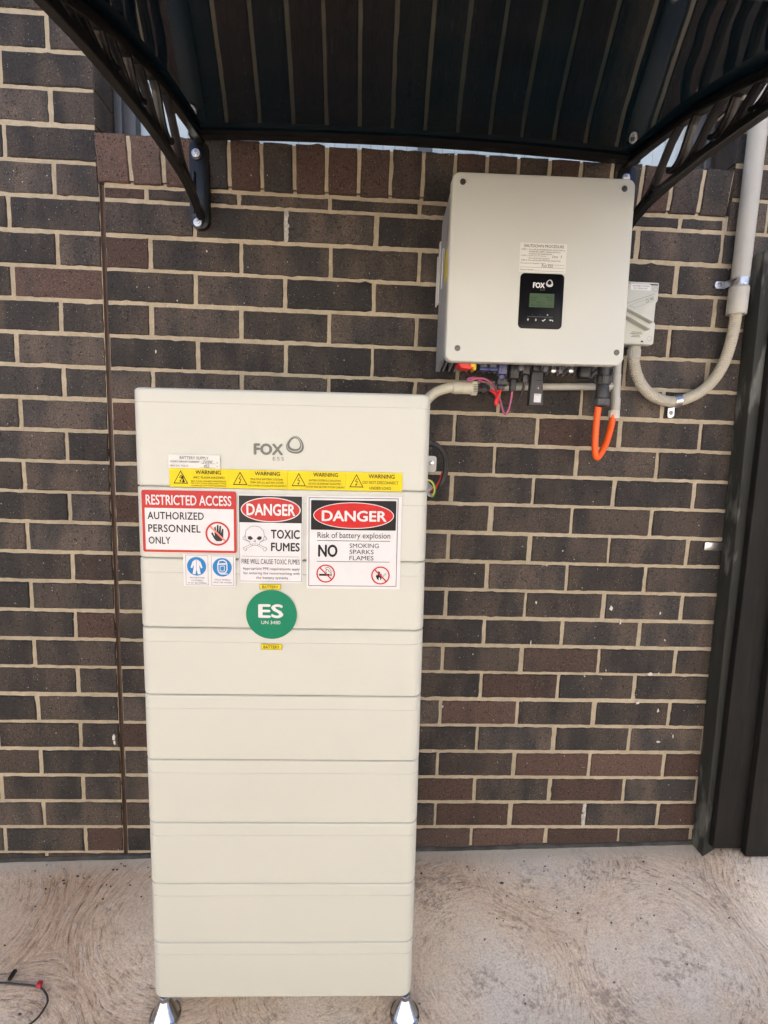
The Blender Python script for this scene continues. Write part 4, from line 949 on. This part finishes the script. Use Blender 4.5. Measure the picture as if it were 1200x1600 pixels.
for k in range(4): S.rect(bm, (.28, .24, .31, .28)[k], (.58, .62, .54, .56)[k], .80+k*.025, .811+k*.025, 1, LOG)
obj('lettering', bm, PAL, cv, smooth=0)
S = Sheet(1.3955, 1.4500, 1.6215, 1.6360, -.0740); bm = BM(); S.card(bm); lb = obj('name_label', bm, I_WHITE, iso, smooth=0); T = BM()
S.text(T, 'BATTERY SYSTEM', .10, .92, .18, .42, 1, GRY, .005); S.text(T, 'D.C. ISOLATOR', .16, .82, .58, .82, 1, GRY, .005); obj('lettering', T, PAL, lb, smooth=0)
bm = BM(); lathe(bm, [(.0165, 0), (.0165, .022), (.0155, .0235), (.0155, .034)], (1.438, -.04, 1.4535), n=24)
for k in range(20): a = 2*math.pi*k/20; tube(bm, [(1.438+.0166*math.cos(a), -.04+.0166*math.sin(a), 1.455), (1.438+.0166*math.cos(a), -.04+.0166*math.sin(a), 1.4750)], .0012, 5)
fixn(bm); obj('cable_gland', bm, M_PVC, iso)
# ribbed conduit and riser
cr = thing('ribbed_conduit', 'pale ribbed flexible conduit curving between the isolator switch and the riser pipe', 'conduit', (1.58, -.03, 1.34))
pts = spline([(1.438, -.04, 1.456), (1.4415, -.04, 1.438), (1.452, -.039, 1.410), (1.470, -.036, 1.3835), (1.497, -.033, 1.360), (1.525, -.030, 1.3475), (1.556, -.028, 1.3415), (1.583, -.028, 1.3435), (1.618, -.028, 1.355), (1.655, -.028, 1.378), (1.684, -.028, 1.412), (1.703, -.029, 1.452), (1.714, -.030, 1.500), (1.7195, -.030, 1.545), (1.721, -.030, 1.592)], 20)
R_ = [.0150 if (i % 3) else .0132 for i in range(len(pts))]
P2 = []; RR = []
L_ = [0]
for a, b_ in zip(pts[:-1], pts[1:]): L_.append(L_[-1]+(b_-a).length)
n = int(L_[-1]/.00125)
for i in range(n+1):
    s_ = L_[-1]*i/n; k = max(0, min(len(L_)-2, int(np.searchsorted(L_, s_))-1)); f = (s_-L_[k])/max(1e-9, L_[k+1]-L_[k]); P2.append(pts[k].lerp(pts[k+1], f)); RR.append((.0124, .0148, .0153, .0148)[i % 4])
bm = BM(); tube(bm, P2, RR, 16); obj('hose', bm, simple('ribbed_cream', (.50, .475, .395), .4, var=.04), cr, smooth=60)
def saddle(par_name, c, axis, r, ear, label, vert=False):
    """zinc saddle clip: band over the conduit plus one screwed ear (ear = unit direction in x,z)"""
    t_ = thing(par_name, label, 'clip', c, 'saddle clips on the conduits')
    bm = BM(); ax = Vector(axis).normalized(); e = Vector((ear[0], 0, ear[1])).normalized(); C_ = Vector(c)
    pr = []
    for k in range(13):
        a = math.pi*k/12
        pr.append(e*math.cos(a)*r+Vector((0, -1, 0))*math.sin(a)*r)
    w = .0095
    loft(bm, [[C_+p-ax*w, C_+p+ax*w, C_+p*1.07+ax*w, C_+p*1.07-ax*w] for p in pr]); fixn(bm); obj('band', bm, M_ZINC, t_, smooth=50)
    bm = BM(); n = 8; y = -.0035
    o0 = C_+e*r*.95; o0.y = y; le = .030; outl = [o0-ax*w, o0+ax*w]
    for k in range(n+1): a = math.pi*k/n; outl.append(o0+e*(le-w*.7)+ax*w*math.cos(a)+e*w*.7*math.sin(a))
    outl = [outl[1]]+outl[2:]+[outl[0]]
    loft(bm, [[p+Vector((0, -.0014, 0)) for p in outl], [Vector((p.x, -.001, p.z)) for p in outl]])
    a0 = C_+e*r; pts_ = [a0-ax*w, a0+ax*w]; loft(bm, [[a0-ax*w, a0+ax*w, a0*1+ax*w+e*.0014, a0-ax*w+e*.0014], [Vector((q.x, y, q.z)) for q in (a0-ax*w, a0+ax*w, a0+ax*w+e*.0014, a0-ax*w+e*.0014)]])
    fixn(bm); obj('ear', bm, M_ZINC, t_, smooth=30)
    bm = BM(); cc = o0+e*(le*.55); lathe(bm, [(.0060, 0), (.0060, .001), (.0045, .0022), (.0018, .0024), (.0012, .0012)], (cc.x, y-.0013, cc.z), (0, -1, 0), 16); fixn(bm); obj('screw', bm, simple('dull_screw', (.25, .24, .23), .4, .9), t_)
rp = thing('riser_pipe', 'tall grey plastic riser pipe fixed to the wall right of the canopy', 'conduit', (1.72, -.03, 1.6))
bm = BM(); lathe(bm, [(.0225, 1.655), (.0225, 2.70)], (1.7205, -.030, 0), n=24); fixn(bm); obj('pipe', bm, M_PVC, rp)
bm = BM(); lathe(bm, [(.0165, 1.583), (.0245, 1.582), (.0252, 1.584), (.0252, 1.652), (.0230, 1.6545)], (1.7210, -.030, 0), n=28); fixn(bm); obj('socket', bm, M_PVC, rp)
saddle('saddle_clip', (1.7205, -.030, 1.6665), (0, 0, 1), .0232, (-1, 0), 'shiny zinc saddle clip around the straight riser pipe')
saddle('saddle_clip', (1.580, -.028, 1.3432), (1, 0, .18), .0158, (.05, -1), 'zinc saddle clip holding the lowest point of the ribbed conduit')

# ------------------------------------------------------------------ canopy
cano = thing('canopy', 'dark tinted door canopy on two black scrolled brackets above the battery', 'canopy', (.82, 0, 1.96))
M_BRK = simple('black_bracket_plastic', (0.0055, 0.0055, 0.0058), .34, var=.2, bump=.1, bscale=500, spec=.5)
UP = [(-.020, 1.9625), (-.063, 1.957), (-.18, 1.942), (-.295, 1.922), (-.403, 1.894), (-.503, 1.863), (-.591, 1.830), (-.70, 1.785), (-.80, 1.738)]
LO = [(-.006, 1.748), (-.06, 1.772), (-.12, 1.788), (-.194, 1.796), (-.333, 1.796), (-.468, 1.786), (-.57, 1.775), (-.70, 1.752), (-.79, 1.727)]
def ev(C, y):
    C = sorted(C); ys = [c[0] for c in C]; return float(np.interp(y, ys, [c[1] for c in C]))
SUP = [(p.x, p.y) for p in spline([(a, b_, 0) for a, b_ in UP], 6)]; SLO = [(p.x, p.y) for p in spline([(a, b_, 0) for a, b_ in LO], 6)]
def ribbon(bm, pts, t, x0, x1, taper=False):
    """thick line in the YZ plane extruded from x0 to x1; t = thickness (or list)"""
    n = len(pts); T_ = t if hasattr(t, '__len__') else [t]*n
    L1, L2 = [], []
    for i in range(n):
        a = Vector(pts[max(i-1, 0)]); b_ = Vector(pts[min(i+1, n-1)]); d = (b_-a).normalized(); m = Vector((-d.y, d.x))*T_[i]/2; p = Vector(pts[i]); L1.append(p+m); L2.append(p-m)
    rings = [[(x0+.0015, q.x, q.y), (x0, q.x+(r.x-q.x)*.1, q.y+(r.y-q.y)*.1), (x0, r.x+(q.x-r.x)*.1, r.y+(q.y-r.y)*.1), (x0+.0015, r.x, r.y), (x1-.0015, r.x, r.y), (x1, r.x+(q.x-r.x)*.1, r.y+(q.y-r.y)*.1), (x1, q.x+(r.x-q.x)*.1, q.y+(r.y-q.y)*.1), (x1-.0015, q.x, q.y)] for q, r in zip(L1, L2)]
    loft(bm, rings)
def bracket(xa, xb, pc):
    root_bm = BM()
    ribbon(root_bm, [(a, b_-.010) for a, b_ in SUP], .018, xa, xb)
    ribbon(root_bm, [(a, b_+.0075) for a, b_ in SLO], .015, xa+.0008, xb-.0008)
    # scrolls: leaf-shaped loops hung between the arms, each with a hook curling inside
    for n_, (yb, s) in enumerate(((-.205, 1.0), (-.352, .86), (-.466, .74), (-.566, .62), (-.655, .48))):
        lo = ev(SLO, yb)+.013; top = lambda y: ev(SUP, y)-.016
        hgt = top(yb-.06*s)-lo
        P3 = lambda pts: [(p.x, p.y) for p in spline([(yb+a*s, lo+b_*hgt, 0) for a, b_ in pts], 6)]
        y1 = yb-.062*s; y2 = yb-.118*s
        wallleg = P3([(.110, -.03), (.078, .015), (.048, .12), (.024, .30), (.0, .55), (-.026, .82)])+[(y1, top(y1)+.006)]
        ribbon(root_bm, wallleg, [.0075]*6+[.0095]*3+[.0085]*(len(wallleg)-9), xa+.0015, xb-.0015)
        cup = P3([(.036, .24), (.024, .11), (.006, .03), (-.020, .0), (-.050, .0)])
        ribbon(root_bm, cup, .0095, xa+.0018, xb-.0018)
        hook = [(yb-.122*s, top(yb-.122*s)+.006)]+P3([(-.104, .78), (-.092, .56), (-.080, .36), (-.064, .21), (-.043, .17), (-.028, .27)])
        ribbon(root_bm, hook, [.0125*max(.7, s)]*(len(hook)-3)+[.0125*max(.7, s), .011*max(.7, s), .008*max(.7, s)], xa+.002, xb-.002)
    fixn(root_bm); br = obj('bracket', root_bm, M_BRK, cano, smooth=40)
    w = .0255
    bm = BM(); prism(bm, rrect(pc-w, pc+w, 1.738, 1.957, .0245, 8)[0:], -.020, -.004, bev=.003)
    tube(bm, [(pc-.012, -.0215, 1.875), (pc-.012, -.0215, 1.775)], .004, 6); fixn(bm); obj('wall_plate', bm, M_BRK, br, smooth=30)
    for bx, bz in ((pc-.006, 1.9185), (pc-.004, 1.752)):
        bm = BM(); lathe(bm, [(.0150, 0), (.0150, .003), (.0125, .004)], (bx, -.020, bz), (0, -1, 0), 24); fixn(bm); obj('boss', bm, M_BRK, br)
        bm = BM(); lathe(bm, [(.0105, 0), (.0105, .0016), (.0062, .0018)], (bx, -.024, bz), (0, -1, 0), 20); lathe(bm, [(.0068, 0), (.0068, .0055), (.0058, .0062)], (bx, -.0256, bz), (0, -1, 0), 6); lathe(bm, [(.0034, 0), (.0034, .0060), (.0028, .0066)], (bx, -.0315, bz), (0, -1, 0), 12); fixn(bm); obj('bolt', bm, M_ZINC, br, smooth=25)
bracket(.2535, .2735, .2580); bracket(1.3700, 1.3905, 1.3860)
# tinted sheet and its edge bars
t = NT('tinted_sheet'); P = t.coord(); t.base((0.003, 0.0135, 0.022)); t.p.inputs['Roughness'].default_value = .035; t.p.inputs['IOR'].default_value = 1.40
tr = t.new('ShaderNodeBsdfTransparent'); tr.inputs['Color'].default_value = (.35, .55, .62, 1); mx = t.new('ShaderNodeMixShader'); mx.inputs['Fac'].default_value = .05
t.link(t.p.outputs[0], mx.inputs[1]); t.link(tr.outputs[0], mx.inputs[2]); t.link(mx.outputs[0], t.out.inputs['Surface'])
t.bump(t.noise(t.coord((1, .25, 1)), 4, 2, .5), .06, .004)
bm = BM(); xs = [.246+(1.398-.246)*i/40 for i in range(41)]
Yp = spline([(a, b_, 0) for a, b_ in [(-.012, 1.9635)]+UP[1:]+[(-.84, 1.718)]], 6)
bow = lambda x: .0145*max(0.0, 1-((x-.822)/.58)**2)
loft(bm, [[(x, p.x, p.y+.0012+bow(x)) for x in xs]+[(x, p.x, p.y+.0052+bow(x)) for x in reversed(xs)] for p in Yp]); fixn(bm)
obj('tinted_sheet', bm, t.m, cano, smooth=50)
M_BAR = simple('black_anodised_bar', (0.009, 0.009, 0.010), .3, var=.1)
bow = lambda x: .0145*max(0.0, 1-((x-.822)/.58)**2)
bm = BM(); bx = [.243+(1.401-.243)*i/24 for i in range(25)]
for y0, y1, z0, z1 in ((-.052, -.030, 1.9455, 1.9560), (-.046, -.014, 1.9565, 1.9605), (-.030, -.012, 1.9605, 1.974)):
    loft(bm, [[(x, y0, z0+bow(x)), (x, y1, z0+bow(x)), (x, y1, z1+bow(x)), (x, y0, z1+bow(x))] for x in bx])
fixn(bm); obj('wall_bar', bm, M_BAR, cano, smooth=30)
bm = BM(); box(bm, .243, 1.401, -.862, -.838, 1.700, 1.722, .002); box(bm, .243, 1.401, -.848, -.842, 1.7215, 1.7330, .001); obj('front_bar', bm, M_BAR, cano)

# ------------------------------------------------------------------ side fence
def wood_material():
    t = NT('stained_fence_timber'); P = t.coord((1, 1, .06)); oi = t.new('ShaderNodeObjectInfo')
    ov = t.new('ShaderNodeVectorMath', operation='ADD'); t.link(P, ov.inputs[0]); t.link(oi.outputs['Random'], ov.inputs[1])
    g1 = t.noise(ov.outputs[0], 90, 5, .65, .6); g2 = t.noise(t.coord(), 6, 4, .6); g3 = t.noise(t.coord((1, 1, .25)), 14, 4, .6)
    col = t.ramp(g1, [(.3, (.007, .007, .0066)), (.6, (.0125, .0125, .0115)), (.8, (.021, .021, .0195))])
    col = t.mix(t.ramp(g2, [(.45, 0.0), (.7, .5)]), col, (.020, .0155, .014))
    col = t.mix(t.ramp(g3, [(.55, 0.0), (.75, .35)]), col, (.032, .034, .031))
    t.base(col); t.p.inputs['Roughness'].default_value = .7; t.p.inputs['Specular IOR Level'].default_value = .22; t.bump(g1, .5, .0015); return t.m
M_WOOD = wood_material()
fe = thing('side_fence', 'dark stained timber paling fence standing against the wall at the right edge', 'fence', (2.3, -.05, 0))
t = NT('weathered_post'); P = t.coord((1, 1, .12)); a = t.noise(P, 26, 5, .65); b_ = t.noise(t.coord((1, 1, .3)), 9, 4, .6)
t.base(t.mix(t.ramp(b_, [(.50, 0.0), (.56, .9)]), t.ramp(a, [(.3, (.015, .0165, .0145)), (.7, (.036, .039, .034))]), (.15, .155, .14))); t.p.inputs['Roughness'].default_value = .75; t.bump(a, .6, .002); M_POST = t.m
def plank(bm, x0, x1, y0, y1, z0, z1, lean_x=0.0, n=26):
    rings = []
    for i in range(n+1):
        z = z0+(z1-z0)*i/n; w = .0010*mn.noise(Vector((x0*9, z*4, 1))); dx = lean_x*(z-z0)
        rings.append([(x0+dx+w, y0+.0015, z), (x0+dx+.0015+w, y0, z), (x1+dx-.0015-w, y0, z), (x1+dx-w, y0+.0015, z), (x1+dx-w, y1, z), (x0+dx+w, y1, z)])
    loft(bm, rings); fixn(bm)
bm = BM(); plank(bm, 1.803, 1.873, -.055, -.003, -.075, 1.742, -.022); obj('post', bm, M_POST, fe)
ys = -.075
for k in range(11):
    x0 = 1.8155+k*.0925; front = -.078 if k % 2 == 0 else -.101
    zb_ = -.012 if k else -.008
    bm = BM(); plank(bm, x0-.006*(k % 2), x0+.100, front, front+.020, zb_-.004*(k % 2), 1.737+random.uniform(-.003, .003), -.012-.004*k)
    obj('paling', bm, M_WOOD, fe)
for z0, z1 in ((.22, .30), (1.35, 1.43)):
    bm = BM(); box(bm, 1.862, 2.85, -.055, -.004, z0, z1, .002); obj('rail', bm, M_WOOD, fe)
# unseen cream wall added behind the camera, bouncing sun onto this shaded side
nb = BM(); box(nb, -9, 11, -4.4, -4.2, -.3, 2.4)
tag(obj('added_bounce_wall', nb, simple('bounce_wall_cream', (.62, .615, .575), .9, var=.05, nscale=6), None, origin=(1, -4.3, -.2), smooth=0), 'long plain cream wall, unseen behind the camera, added to bounce light', 'wall')
bm = BM(); prism(bm, rrect(1.728, 1.80, .913, .937, .003, 4), -.0045, -.0015, bev=.0008); fixn(bm)
tag(obj('metal_strap', bm, M_ZINC, None, origin=(1.76, -.003, .9245), smooth=30), 'short flat zinc strap poking out from the fence post onto the bricks', 'strap')
# thin wire left on the slab
wz = lambda x, y: ground_z(x, y)+.0045
gw = thing('loose_wire', 'thin dark wire with a red tag lying on the concrete at the lower left', 'wire', (-.03, -.36, wz(-.03, -.36)))
bm = BM(); tube(bm, [(x, y, wz(x, y)) for x, y in ((-.30, -.362), (-.22, -.358), (-.145, -.357), (-.088, -.362), (-.040, -.368), (-.016, -.381), (-.001, -.397), (.002, -.412), (-.003, -.436), (-.022, -.456), (-.060, -.485))], .0022, 8, sm=8); obj('wire', bm, simple('grey_wire', (.035, .036, .04), .5), gw)
bm = BM(); box(bm, -.043, -.032, -.372, -.361, wz(-.04, -.366), wz(-.04, -.366)+.010, .0015); obj('red_tag', bm, simple('red_tag_plastic', (.42, .03, .05), .5), gw)
bm = BM(); plank(bm, -.122, -.113, -.353, -.330, wz(-.118, -.34)-.001, wz(-.118, -.34)+.004, 0, 2); obj('black_tag', bm, M_BLACKP, gw)
